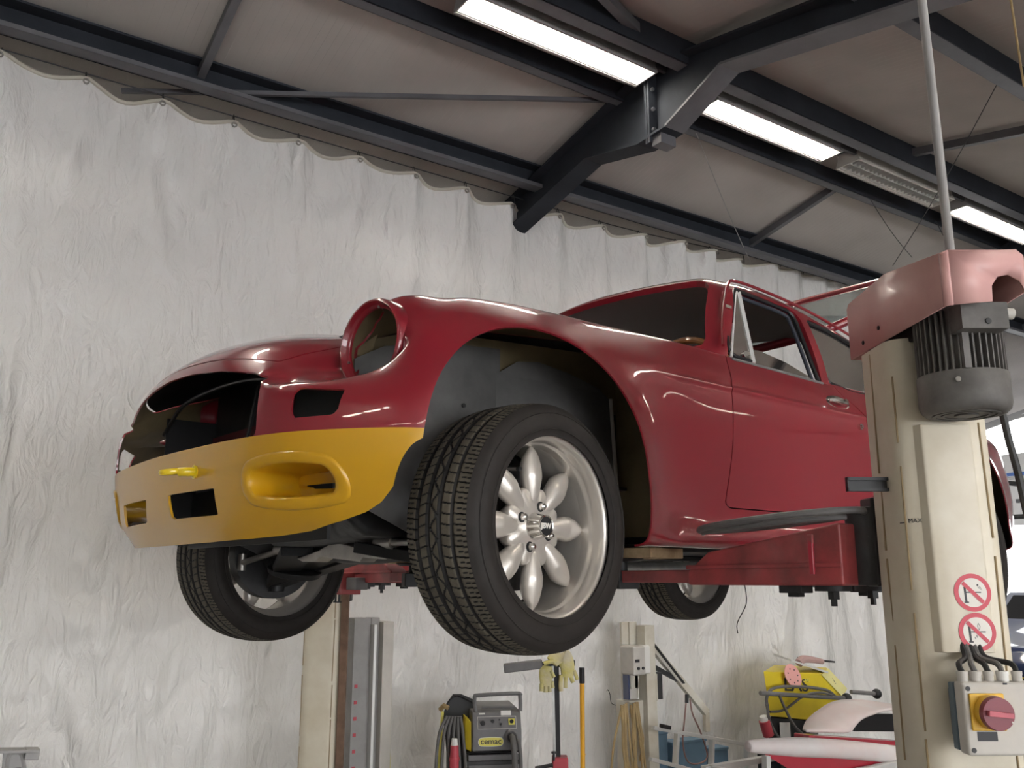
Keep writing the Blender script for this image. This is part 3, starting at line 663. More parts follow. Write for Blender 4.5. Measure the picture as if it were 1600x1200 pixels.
# windscreen opening in (y, z): narrower towards the top
WS = [(-1, .925), (.575, .902), (.628, .915), (.627, .94), (.545, 1.165), (.525, 1.187), (.49, 1.198), (.28, 1.213), (-1, 1.222)]
gh, ws = gh.cut(lambda P: np.where(X(P) > -1.06+.0*X(P), sdpoly(Y(P), Z(P), WS, .004), 1))
DW = [(-.885, .868), (-1.075, 1.152), (-1.10, 1.163), (-1.385, 1.150), (-1.412, 1.140), (-1.425, 1.11), (-1.405, .862)]
gh, sw = gh.cut(lambda P: np.where(Y(P) > .45, sdpoly(X(P), Z(P), DW, .006), 1))
QW = [(-1.468, .868), (-1.485, 1.115), (-1.51, 1.128), (-1.72, 1.105), (-1.95, 1.035), (-2.07, .955), (-2.08, .91), (-1.98, .872)]
gh, qw = gh.cut(lambda P: np.where(Y(P) > .45, sdpoly(X(P), Z(P), QW, .006), 1))
# tail opening (the hatch is raised)
HT = [(-1.93, -1), (-1.93, .40), (-2.0, .46), (-2.5, .44), (-2.70, .38), (-2.76, .25), (-2.77, -1)]
gh, hatch = gh.cut(lambda P: np.where(Z(P) > .86, sdpoly(X(P), Y(P), HT, .0), 1))
ghF = join(gh, gh.mirror())
skin('roof', ghF, .022, RED, HEADL, CARL, label='red roof with pillars and window frames')
# ---------------------------------------------------------------- wheels
def tyre_mesh(text=None):
    R = .290; n = 960
    half = [(.0985, .206), (.0985, .2125), (.103, .222), (.1065, .236), (.106, .250), (.101, .265), (.094, .2755), (.086, .2825)]
    mb = MB()
    mb.lathe([(r, t) for t, r in half], n=144, m=RUB); mb.lathe([(r, -t) for t, r in half[::-1]], n=144, m=RUB)
    for s in (1, -1):
        for rr, tt in ((.222, .1042), (.260, .1036)): mb.lathe([(rr-.0015, s*tt), (rr, s*(tt+.0012)), (rr+.0015, s*tt)], n=96, m=RUB)
    ts = np.linspace(-.086, .086, 64); a = np.arange(n)*2*PI/n
    T, A = np.meshgrid(ts, a, indexing='ij'); base = .2825+.0078*(1-np.abs(T/.086)**2.6)
    d = np.zeros_like(T)
    for c, w in ((-.050, .0042), (-.017, .0042), (.017, .0042), (.050, .0042)):
        d = np.maximum(d, np.clip(1.6-np.abs(T-c)/w*1.1, 0, 1))
    def slots(np_, sl, w, off=0): ph = ((A/(2*PI)*np_+T*sl+off) % 1); return (np.minimum(ph, 1-ph) < w)
    sh = np.abs(T) > .052
    d = np.where(sh & slots(80, 6, .034), .8, d); d = np.where((np.abs(T) > .062) & slots(80, 6, .022, .5), np.maximum(d, .5), d)
    d = np.where((np.abs(T-.033) < .0125) & slots(80, 10, .03), np.maximum(d, .5), d); d = np.where((np.abs(T+.033) < .0125) & slots(80, -10, .03), np.maximum(d, .5), d)
    d = np.where((np.abs(T-.008*np.sin(A*36)) < .0016), np.maximum(d, .6), d)
    Rr = base-.0062*d
    vs = [(Rr[i, j]*math.cos(a[j]), ts[i], Rr[i, j]*math.sin(a[j])) for i in range(64) for j in range(n)]
    k0 = len(mb.v); mb.v += [Vector(v) for v in vs]; it, ir = mb.mi(TREAD), mb.mi(BLACK)
    for i in range(63):
        for j in range(n):
            j2 = (j+1) % n; mb.f.append([k0+i*n+j, k0+(i+1)*n+j, k0+(i+1)*n+j2, k0+i*n+j2]); mb.m.append(ir if max(d[i, j], d[i+1, j], d[i, j2], d[i+1, j2]) > .35 else it)
    mb.v = [Vector((v.x*1.018, v.y*1.08, v.z*1.018)) for v in mb.v]
    if text:
        mtx = mat('tyre_letters', (.13, .13, .13), .6)
        def bend(v, r0=.238, a0=math.radians(-100)): an = a0+v.x/r0; rr = r0-v.y; return Vector((rr*math.cos(an), .1148+v.z, rr*math.sin(an)))
        mb.text(text, ID, size=.034, t=.002, m=mtx, bend=bend, bold=.0006, sx=1.25)
    return mb
def rim_mesh():
    mb = MB()
    mb.lathe([(.200, -.090), (.207, -.094), (.208, -.088), (.199, -.082), (.196, -.06), (.182, -.035), (.182, .03), (.196, .06), (.199, .082), (.2085, .089), (.2075, .096), (.201, .0965), (.194, .090), (.190, .078), (.1885, .066), (.188, .060), (.1855, .057), (.1845, .050), (.1835, .042), (.1825, .030), (.181, -.02), (.176, -.05), (.190, -.07), (.195, -.086)], n=96, closed=True)
    # hub plate
    n = 96; ring = lambda r0, amp, t: [((r0+amp*math.cos(8*a))*math.cos(a), t, (r0+amp*math.cos(8*a))*math.sin(a)) for a in [2*PI*i/n for i in range(n)]]
    loops = [ring(.070, -.004, -.012), ring(.083, -.010, .020), ring(.082, -.010, .033), ring(.077, -.009, .0385), ring(.04, 0, .040), ring(.001, 0, .040)]
    k0 = len(mb.v)
    for l in loops: mb.v += [Vector(v) for v in l]
    for j in range(len(loops)-1):
        for i in range(n): mb.f.append([k0+j*n+i, k0+(j+1)*n+i, k0+(j+1)*n+(i+1) % n, k0+j*n+(i+1) % n]); mb.m.append(0)
    for s in range(8):
        a = 2*PI*s/8; rs = np.linspace(.048, .1845, 30); m = 17; vs = []
        er = Vector((math.cos(a), 0, math.sin(a))); et = Vector((-math.sin(a), 0, math.cos(a))); ey = Vector((0, 1, 0))
        for r in rs:
            u = (r-.048)/.1365
            w = np.interp(u, [0, .10, .25, .45, .62, .8, .93, 1], [.003, .0135, .0225, .0300, .0305, .0230, .0120, .003])
            h = np.interp(u, [0, .12, .3, .5, .7, .88, 1], [.002, .013, .024, .030, .028, .017, .002]); y0 = np.interp(u, [0, .3, .7, 1], [.040, .030, .026, .034])
            bk = np.interp(u, [0, .2, .8, 1], [-.01, -.016, -.012, 0])
            for q in range(m):
                th = PI*q/(m-1); c = math.cos(th)
                vs.append(er*r+et*(w*c)+ey*(y0-.006+h*math.sin(th)**.8))
            for q in range(5):
                c = -1+2*(q+1)/6; vs.append(er*r+et*(w*c*.9)+ey*(y0-.006+bk))
        m2 = m+5; fs = []
        for i in range(len(rs)-1):
            for q in range(m2): fs.append((i*m2+q, (i+1)*m2+q, (i+1)*m2+(q+1) % m2, i*m2+(q+1) % m2))
        fs += [tuple(range(m2)), tuple(range((len(rs)-1)*m2, len(rs)*m2))[::-1]]
        mb.add(vs, fs)
    mb.v = [Vector((v.x*1.055, v.y, v.z*1.055)) for v in mb.v]
    return mb
def wheel(pos, side, steer, spin, text=None, proto=None, full=True):
    M = MC @ Matrix.Translation(pos) @ Matrix.Rotation(math.radians(steer), 4, 'Z') @ (ID if side > 0 else Matrix.Rotation(PI, 4, 'Z')) @ Matrix.Rotation(math.radians(spin), 4, 'Y')
    T = WM[CARL].inverted() @ M
    if proto is None:
        w = part('wheel', rim_mesh(), RIM, CARL, CARL_M, smooth=50, label='silver eight spoke alloy wheel'); w.matrix_local = T; WM[w] = M
        part('tyre', tyre_mesh(), RUB, w, M, smooth=60, label='black tyre with dusty tread')
        for k in range(4):
            a = math.radians(90*k+22.5); c = Vector((math.cos(a)*.052, 0, math.sin(a)*.052)); nb = MB()
            nb.cyl(c+Vector((0, .0395, 0)), c+Vector((0, .0408, 0)), .0125, n=20, m=BLACK)  # flat black disc painting the shade of a recess round the nut
            nb.cyl(c+Vector((0, .0408, 0)), c+Vector((0, .053, 0)), .0095, .0085, n=6, m=CHROME).cyl(c+Vector((0, .053, 0)), c+Vector((0, .057, 0)), .0085, .004, n=12, m=CHROME)
            part('wheel_nut', nb, CHROME, w, M)
        cp = MB().lathe([(.033, .038), (.033, .041), (.031, .044), (.0265, .071), (.0268, .074), (.0250, .076), (.0225, .075), (.022, .073)], n=48, m=CHROME)
        cp.cyl((0, .0715, 0), (0, .0735, 0), .0223, n=40, m=BLACK)
        for dz, s_ in ((.0025, .013),): cp.text('JBW', Matrix.Translation((0, .074, 0)) @ Matrix.Rotation(math.radians(-spin), 4, 'Y') @ Matrix(((-1,0,0,0),(0,0,1,0),(0,1,0,0),(0,0,0,1))), size=.017, t=.001, m=SIGNW, bold=.0008, sx=1.15)
        
        part('centre_cap', cp, CHROME, w, M)
        vv = MB().cyl((.150, .005, 0), (.148, .045, 0), .004, n=10, m=STEEL).cyl((.148, .045, 0), (.1475, .055, 0), .0052, n=10, m=BLACK)
        part('valve', vv, STEEL, w, M @ Matrix.Rotation(math.radians(-62-spin), 4, 'Y'))
        return w
    w = copy_tree(proto, CARL); w.matrix_local = T; WM[w] = M
    if text:
        for ch in list(bpy.data.objects):
            if ch.parent == w and ch.name.startswith('tyre'): bpy.data.objects.remove(ch)
        part('tyre', tyre_mesh(text), RUB, w, M, smooth=60, label='black tyre with moulded letters EXTREMO')
    return w
CARL_M = WM[CARL]
_part = part
w0 = None
def mk():
    global w0
    M0 = ID
mbr = rim_mesh()
wFL = wheel((.0, .705, .30), 1, 8, 0)
# the rim mesh was built in the car's own frame by part(); rebuild it locally
me = wFL.data; k = 0
loc = [v for v in mbr.v]
me.vertices.foreach_set('co', [c for v in loc for c in v]); me.update()
wFR = wheel((.0, -.705, .262), -1, 8, 12, proto=wFL)
wRL = wheel((-2.31, .69, .27), 1, 0, 30, proto=wFL)
wRR = wheel((-2.31, -.69, .27), -1, 0, 20, text='EXTREMO', proto=wFL)
# ---------------------------------------------------------------- headlight bowls
a_, b_, d_ = basis(Vector(HD))
for s in (1, -1):
    c = Vector((HC[0], s*HC[1], HC[2])); ax = Vector((HD[0], s*HD[1], HD[2]))
    mb = MB().lathe([(.111, -.09), (.111, -.05), (.111, -.02), (.1095, .002), (.106, .008), (.101, .009), (.098, .005), (.096, .0), (.0945, -.003), (.0895, -.005), (.0885, -.008), (.0885, -.014), (.099, -.016), (.105, -.03), (.107, -.09)], c, ax, n=96, closed=True, ms=[RED]*11+[PRIMER]*4)
    part('headlight_ring', mb, RED, CARL, MC, smooth=60)
    sc = MB()
    for an in (80, 200, 330): t = math.radians(an); sc.cyl(c+(a_*math.cos(t)+b_*math.sin(t))*.090-ax*.006, c+(a_*math.cos(t)+b_*math.sin(t))*.090-ax*.002, .0035, n=8)
    part('screw_tab', sc, STEEL, CARL, MC)
# ---------------------------------------------------------------- ducts in the corners of the yellow nose
VP = valF.P; VN = valF.N
def front_pt(y, z):
    d2 = (VP[:, 1]-y)**2+(VP[:, 2]-z)**2+(VP[:, 0] < .3)*9; i = np.argsort(d2)[:8]; w = 1/(d2[i]+1e-6); w /= w.sum()
    p = (VP[i]*w[:, None]).sum(0); n = (VN[i]*w[:, None]).sum(0); return Vector((p[0], y, z)), Vector(n).normalized()
for s in (1, -1):
    mb = MB(); loops = []; N = 48
    for r, off, back in ((.062, .0002, 0), (.059, .0045, 0), (.055, .0055, 0), (.044, .005, 0), (.038, .003, 0), (.0350, -.004, .0), (.033, -.004, .05), (.030, -.004, .13), (.005, -.004, .135)):
        L = []
        for i in range(N):
            t = 2*PI*i/N; cx = .0675*max(-1, min(1, 1.6*math.cos(t)))*(1 if r > .01 else .9); yy = .5675+cx+r*math.cos(t); zz = .385+r*math.sin(t)
            p, nn = front_pt(yy, zz) if True else None
            if s < 0: pass
            p = p+nn*off+Vector((-back, -back*.25, 0)); L.append(Vector((p.x, s*p.y, p.z)))
        loops.append(L)
    k0 = len(mb.v)
    for L in loops: mb.v += L
    for j in range(len(loops)-1):
        for i in range(N): mb.f.append([k0+j*N+i, k0+(j+1)*N+i, k0+(j+1)*N+(i+1) % N, k0+j*N+(i+1) % N]); mb.m.append(0)
    part('cooling_duct', mb, YEL, CARL, MC, smooth=60)
p, nn = front_pt(.235, .428)
mb = MB().tube([p-nn*.01, p+nn*.02, p+nn*.034+Vector((0, -.012, 0))], .011, n=12, smooth=3)
mb.lathe([(.016, -.006), (.027, -.0065), (.030, 0), (.027, .0065), (.016, .006), (.013, 0)], p+nn*.045+Vector((0, -.035, .002)), (.15, 0, 1), n=32, closed=True)
mb.lathe([(.016, 0), (.017, .003), (.012, .005)], p, nn, n=20)
part('towing_eye', mb, mat('bright_yellow', (.80, .58, .01), .3, coat=1), CARL, MC, smooth=60)
# ---------------------------------------------------------------- inside the nose, engine bay and cabin
for s in (1, -1):
    def SP(pts, y0): return [(x, z) for x, z in pts]
    pn = [(.36, .36), (.36, .70), (.278, .745), (.10, .785), (-.095, .80), (-.095, .735), (-.16, .775), (-.24, .785), (-.36, .770), (-.483, .742), (-.525, .715), (-.548, .43), (-.565, .25), (.1, .25)]
    M = MC @ Matrix.Translation((0, s*.50, 0)) @ Matrix.Rotation(PI/2, 4, 'X')
    mb = MB().prism(pn, M, .004); part('splash_panel', mb, SPLASH, CARL, ID, smooth=30)
    e = MB().tube([(-.53, s*.505, .715), (-.549, s*.505, .43), (-.568, s*.505, .25)], .006, n=8, smooth=3); part('rubber_edging', e, mat('pale_rubber', (.45, .43, .40), .4) if s > 0 else MATS['pale_rubber'], CARL, MC)
    # embossed swage of the splash panel
    vs = []; 
    for i in range(13):
        for j in range(9):
            u, v = i/12, j/8; xx = -.08-.42*u; zz = .42+.31*v; vs.append((xx, s*(.503+.035*math.sin(PI*u)*math.sin(PI*min(1, v*1.05))**.7), zz))
    part('shock_tower', MB().add(vs, [(i*9+j, (i+1)*9+j, (i+1)*9+j+1, i*9+j+1) for i in range(12) for j in range(8)]), SPLASH, CARL, MC, smooth=60)
    part('inner_wing', MB().prism([(-.60, .68), (.33, .68), (.33, .765), (.20, .80), (.0, .835), (-.60, .875)], MC @ Matrix.Translation((0, s*.46, 0)) @ Matrix.Rotation(PI/2, 4, 'X'), .006) if False else MB().add([(x, s*y, z) for y in (.455, .462) for x, z in ((-.60, .68), (.30, .68), (.30, .765), (.20, .80), (.0, .83), (-.60, .865))], [(0,1,2,3,4,5), (11,10,9,8,7,6)]+[(i, 6+i, 6+(i+1) % 6, (i+1) % 6) for i in range(6)]).bb(-.60, -.598, s*.46, s*.68, .30, .84), PRIMER, CARL, MC, smooth=0)
    part('wheel_well', MB().bb(-2.72, -1.90, s*.44, s*.45, .30, .82).bb(-2.73, -2.72, s*.44, s*.70, .30, .8).bb(-1.89, -1.90, s*.44, s*.72, .30, .82), BLACK, CARL, MC, smooth=0)
part('splash_bolt', MB().cyl((.17, .502, .735), (.17, .508, .735), .012, n=16, m=GREYP).cyl((.17, .508, .735), (.17, .510, .735), .006, n=12, m=BLACK), BLACK, CARL, MC)
part('splash_bolt', MB().cyl((.17, .502, .60), (.17, .506, .60), .006, n=12), BLACK, CARL, MC)
part('splash_bolt', MB().cyl((.03, .502, .625), (.03, .506, .625), .006, n=12), BLACK, CARL, MC)
bay = MB().bb(.30, .31, -.455, .455, .33, .80).bb(.36, .37, -.46, .42, .27, .44).bb(.36, .465, -.465, -.46, .28, .47).bb(-.60, .30, -.50, .50, .44, .45).bb(-.62, -.60, -.66, .66, .28, .86)
bay.bb(.31, .47, -.455, -.45, .485, .67)  # black side board added to darken the bay behind the grille mouth
part('bay_panel', bay, BLACK, CARL, MC, smooth=0)
part('radiator_strut', MB().bar((.44, .06, .46), (.40, .05, .70), .012, .006), DARKM, CARL, MC)
part('radiator_strut', MB().bar((.41, .24, .46), (.37, .23, .70), .01, .005), DARKM, CARL, MC)
part('bonnet_slam_panel', MB().tube([(.47, -.47, .62), (.50, -.25, .672), (.51, 0, .682), (.50, .25, .672), (.47, .47, .632)], .006, n=8, smooth=5), BLACK, CARL, MC)
pan = Sheet.grid(np.array([[(.56-.26*v, -.48+.96*u, .47-.03*v+.0*u) for v in np.linspace(0, 1, 12)] for u in np.linspace(0, 1, 30)]))
part('nose_floor', MB().add([(.60, -.45, .472), (.60, .45, .472), (.31, .45, .455), (.31, -.45, .455), (.60, -.45, .466), (.60, .45, .466), (.31, .45, .449), (.31, -.45, .449)], [(0,1,2,3),(7,6,5,4),(0,4,5,1),(1,5,6,2),(2,6,7,3),(3,7,4,0)]), BLACK, CARL, MC, smooth=0)
part('red_duct_panel', MB().bb(.318, .325, -.44, .05, .47, .62), mat('dark_red_panel', (.10, .008, .012), .5), CARL, MC, smooth=0)
part('floor_pan', MB().bb(-2.85, -.60, -.64, .64, .285, .295).bb(-2.80, -2.78, -.6, .6, .30, .86), BLACK, CARL, MC, smooth=0)
part('dashboard', MB().bb(-.92, -.78, -.62, .62, .66, .872), BLACK, CARL, MC, bevel=.02)
sw = Vector((-1.12, .37, .84)); sa = Vector((-.93, 0, .36)).normalized()
mb = MB(); u_, v_, _ = basis(sa, (0, 1, 0)); mb.tube([sw+(u_*math.cos(t)+v_*math.sin(t))*.19 for t in np.linspace(0, 2*PI, 41)[:-1]], .013, n=10, closed=True)
sw_o = part('steering_wheel', mb, WINEW, CARL, MC)
sp = MB()
for k in range(3): t = 2*PI*k/3+PI/2; sp.bar(sw-sa*.02, sw+(u_*math.cos(t)+v_*math.sin(t))*.18, .022, .004)
sp.cyl(sw-sa*.25, sw, .025, n=16); part('spokes', sp, ALU, sw_o, MC)
for s in (1, -1):
    mb = MB().bb(-1.72, -1.25, s*.12, s*.60, .40, .52)
    mb.add([(x, s*y, z) for x, y, z in ((-1.58, .14, .50), (-1.58, .58, .50), (-1.72, .58, .50), (-1.72, .14, .50), (-1.72, .20, .93), (-1.72, .52, .93), (-1.80, .52, .93), (-1.80, .20, .93))], [(0,1,2,3),(4,5,6,7),(0,1,5,4),(1,2,6,5),(2,3,7,6),(3,0,4,7)])
    part('seat', mb, BLACK, CARL, MC, bevel=.03)
# ---------------------------------------------------------------- windows, seals, bright work
def ys_(z): return .700-.352*(z-.86)
for s in (1, -1):
    D = DOORS[0 if s > 0 else 1]
    S3 = lambda x, z, o=0: Vector((x, s*(ys_(z)+o), z))
    loopd = [(-.885, .868), (-.98, 1.01), (-1.075, 1.150), (-1.11, 1.163), (-1.25, 1.158), (-1.385, 1.150), (-1.412, 1.138), (-1.425, 1.11), (-1.416, 1.0), (-1.405, .862)]
    part('window_seal', MB().tube([S3(x, z, -.008) for x, z in loopd[1:]], .008, n=8, smooth=4), BLACK, D, MC)
    part('window_channel', MB().tube([S3(-1.385, .862, -.02), S3(-1.40, 1.0, -.02), S3(-1.403, 1.10, -.02), S3(-1.37, 1.135, -.02), S3(-1.12, 1.145, -.02)], .007, n=8, smooth=4), mat('blue_black_rubber', (.03, .035, .05), .5) if s > 0 else MATS['blue_black_rubber'], D, MC)
    part('waist_strip', MB().tube([S3(-.885, .862, .002), S3(-1.15, .860, .002), S3(-1.41, .856, .002)], .005, n=8), GREYP, D, MC)
    part('quarterlight_bar', MB().bar(S3(-1.105, 1.158, -.008), S3(-1.022, .872, -.008), .012, .010), TRIM, D, MC)
    part('quarterlight_frame', MB().tube([S3(-.895, .872, -.004), S3(-.98, 1.005, -.004), S3(-1.072, 1.145, -.004), S3(-1.085, 1.155, -.004)], .005, n=8), TRIM, D, MC)
    part('quarterlight_seal', MB().tube([S3(-.925, .95, -.008), S3(-.905, .905, -.008), S3(-.925, .882, -.008), S3(-1.01, .876, -.008)], .006, n=8, smooth=4), BLACK, D, MC)
    part('quarterlight_catch', MB().box(S3(-.958, 1.07, -.003)+Vector((-.02, s*.004, 0)), (.03, .014, .010)).cyl(S3(-.955, .888, .0), S3(-.955, .888, .014), .009, n=12).box(S3(-.975, .897, .006), (.03, .008, .010)), CHROME, D, MC)
    q = [(-.90, .872), (-1.082, 1.150), (-1.105, 1.152), (-1.024, .872)]
    part('quarterlight_glass', MB().add([S3(x, z, -.010) for x, z in q]+[S3(x, z, -.014) for x, z in q], [(0,1,2,3),(7,6,5,4),(0,4,5,1),(1,5,6,2),(2,6,7,3),(3,7,4,0)]), GLASS, D, MC, smooth=0)
    q = [(-1.03, .84), (-1.035, .925), (-1.10, .935), (-1.25, .915), (-1.395, .875), (-1.398, .84)]
    n = len(q)
    part('door_glass', MB().add([S3(x, z, -.018) for x, z in q]+[S3(x, z, -.022) for x, z in q], [tuple(range(n)), tuple(range(2*n-1, n-1, -1))]+[(i, n+i, n+(i+1) % n, (i+1) % n) for i in range(n)]), GLASS, D, MC, smooth=0)
    q = [(-1.478, .87), (-1.49, 1.115), (-1.51, 1.125), (-1.72, 1.10), (-1.95, 1.03), (-2.06, .955), (-2.07, .91), (-1.98, .875)]; n = len(q)
    part('rear_side_seal', MB().tube([S3(x, z, -.006) for x, z in q], .007, n=8, closed=True, smooth=3), BLACK, CARL, MC)
    part('rear_side_glass', MB().add([S3(x, z, -.012) for x, z in q]+[S3(x, z, -.016) for x, z in q], [tuple(range(n)), tuple(range(2*n-1, n-1, -1))]+[(i, n+i, n+(i+1) % n, (i+1) % n) for i in range(n)]), GLASS, CARL, MC, smooth=0)
    gt = [S3(-.86, .905, .004), S3(-.935, 1.04, .004), S3(-1.03, 1.168, .006), S3(-1.09, 1.196, .006), S3(-1.25, 1.198, .004), S3(-1.42, 1.187, .004), S3(-1.6, 1.165, .002), S3(-1.8, 1.125, .0), S3(-2.0, 1.07, 0)]
    part('roof_gutter', MB().tube(gt, .0055, n=8, smooth=4), RED, CARL, MC)
    # handle and lock
    h = MB().lathe([(.0, 0), (.040, 0), (.040, .003), (.034, .004), (.030, -.001), (0, -.004)], (0, 0, 0), (0, 0, 1), n=32)
    for v in h.v: v.x *= 1.9; v.y *= .62
    HM = MC @ Matrix.Translation((-1.425, s*.7445, .781)) @ (Matrix.Rotation(-PI/2+.22, 4, 'X') if s > 0 else Matrix.Rotation(PI/2-.22, 4, 'X'))
    part('door_handle', h.tube([(-.055, .004, .004), (-.02, .002, .016), (.03, 0, .018), (.062, -.002, .006)], lambda t: .007+.004*math.sin(PI*t), n=10, smooth=4).cyl((-.03, 0, 0), (-.03, 0, .022), .012, n=16), CHROME, D, HM)
    part('door_lock', MB().cyl((-1.53, s*.762, .705), (-1.53, s*.772, .705), .011, n=16).cyl((-1.53, s*.772, .705), (-1.53, s*.777, .705), .006, n=12), CHROME, D, MC)
# raised tailgate
TM = MC @ Matrix.Translation((-1.93, 0, 1.205)) @ Matrix.Rotation(math.radians(27), 4, 'Y')
L = 1.02; mb = MB()
fr = [(0, -.44), (0, .44), (-L*.6, .45), (-L, .38), (-L, -.38), (-L*.6, -.45)]
mb.tube([Vector((x, y, .012*math.sin(-x*3))) for x, y in fr], .019, n=10, closed=True, smooth=4)
tg = part('tailgate', mb, RED, CARL, TM, smooth=60, label='open red tailgate frame')
gl = [(-.03, -.42), (-.03, .42), (-L*.6, .43), (-L+.03, .36), (-L+.03, -.36), (-L*.6, -.43)]
part('tailgate_glass', MB().prism(gl, TM, .004), GLASS, tg, ID, smooth=0)
for s in (1, -1): part('tailgate_strut', MB().cyl((-2.45, s*.42, .90), (-2.62, s*.42, 1.50), .008, n=10), STEEL, tg, MC)
# ---------------------------------------------------------------- suspension and underside
mb = MB().bb(-.06, .08, -.30, .30, .25, .33).tube([(0, -.36, .34), (0, -.30, .28), (0, 0, .255), (0, .30, .28), (0, .36, .34)], .035, n=12, smooth=4)
part('crossmember', mb, BLACK, CARL, MC, bevel=.01)
part('sump_guard', MB().add([(.30, -.22, .36), (.30, .36, .34), (.22, .36, .285), (.22, -.20, .275), (-.25, -.22, .27), (-.25, .36, .27), (.31, -.22, .43), (.31, .36, .43), (-.25, -.22, .43), (-.25, .36, .43)],
     [(0,1,2,3),(3,2,5,4),(0,6,7,1),(0,3,4,8,6),(1,7,9,5,2),(6,8,9,7),(4,5,9,8)]), DARKM, CARL, MC, bevel=.02, smooth=40)
for y in (-.16, .22): part('guard_bolt', MB().lathe([(0, .008), (.022, .006), (.028, 0)], (.268, y, .32), (1, 0, -.75), n=24, m=DARKM).cyl((.272, y, .317), (.282, y, .309), .008, n=6, m=STEEL), STEEL, CARL, MC)
for s in (1, -1):
    wz = .20 if s > 0 else .165; k = MB()
    B = Vector((.0, s*.60, wz))
    k.bar(B, (.13, s*.20, .262), .07, .03, w2=.10).bar(B, (-.13, s*.20, .262), .07, .03, w2=.10).bar(B, (0, s*.20, .262), .06, .018, w2=.20)
    k.lathe([(0, -.014), (.045, -.014), (.055, -.022), (.085, -.018), (.090, 0), (.06, .010), (0, .004)], (.02, s*.43, wz+.045), (0, s*-.25, 1), n=32)
    k.cyl(B-Vector((0, 0, .03)), B+Vector((0, 0, .02)), .028, n=16)
    part('wishbone', k, BLACK, CARL, MC, bevel=.003)
    part('spring', MB().tube([(math.cos(t)*.045, s*.43+math.sin(t)*.045, wz+.05+.16*t/(12*PI)) for t in np.linspace(0, 12*PI, 120)], .007, n=6), BLACK, CARL, MC)
    c0 = Vector((0, s*.615, .30 if s > 0 else .262))
    part('brake_disc', MB().cyl(c0, c0+Vector((0, s*.055, 0)), .150, n=48).cyl(c0-Vector((0, s*.04, 0)), c0+Vector((0, s*.05, 0)), .055, n=24).box(c0+Vector((-.09, 0, .03)), (.07, .08, .14)).bar(B+Vector((0, 0, 0)), c0+Vector((0, -s*.03, .10)), .04, .045), DARKM, CARL, MC, smooth=40)
    part('steering_rod', MB().cyl((.13, s*.28, .272), (.13, s*.60, c0.z-.03), .010, n=12).cyl((.13, s*.60, c0.z-.055), (.13, s*.60, c0.z), .014, n=12).cyl((.13, s*.26, .272), (.13, s*.34, .27), .017, n=12), STEEL, CARL, MC)
    part('brake_hose', MB().tube([(.05, s*.60, c0.z+.06), (.10, s*.55, c0.z+.10), (.12, s*.46, .36), (.10, s*.42, .45)], .005, n=8, smooth=6), CABLEK, CARL, MC)
part('anti_roll_bar', MB().tube([(.05, -.56, .245), (.14, -.53, .30), (.18, -.46, .345), (.18, 0, .35), (.18, .46, .345), (.14, .53, .30), (.05, .56, .245)], .0095, n=10, smooth=5), BLACK, CARL, MC)
br = MB(); 
br.prism([(-.10, .0), (.04, .022), (.14, .045), (.40, .003), (.42, -.012), (.30, -.006), (.28, -.016), (.06, .002), (.02, -.012), (-.06, -.010)], MC @ Matrix.Translation((.10, -.12, .240)) @ Matrix(((0,0,1,0),(1,0,0,0),(0,1,0,0),(0,0,0,1))) @ Matrix.Rotation(math.radians(0), 4, 'X'), .05)
part('tie_plate', br, MATS['steel'], CARL, ID, bevel=.004)
part('coolant_pipe', MB().tube([(.33, .30, .46), (.34, .32, .36), (.34, .34, .345), (.33, .36, .40), (.32, .36, .5)], .011, n=10, smooth=5), ALU, CARL, MC)
part('exhaust_pipe', MB().tube([(-.2, .25, .31), (-.45, .27, .225), (-1.4, .27, .215), (-2.9, .27, .28)], .028, n=14, smooth=4), ALU, CARL, MC)
for s in (1, -1): part('chassis_rail', MB().bb(-2.6, -.35, s*.40, s*.47, .262, .285), BLACK, CARL, MC, bevel=.004)
part('rear_axle', MB().cyl((-2.31, -.62, .27), (-2.31, .62, .27), .035, n=16).lathe([(0, -.12), (.08, -.08), (.10, 0), (.08, .08), (0, .10)], (-2.31, 0, .27), (1, 0, 0), n=24), BLACK, CARL, MC)
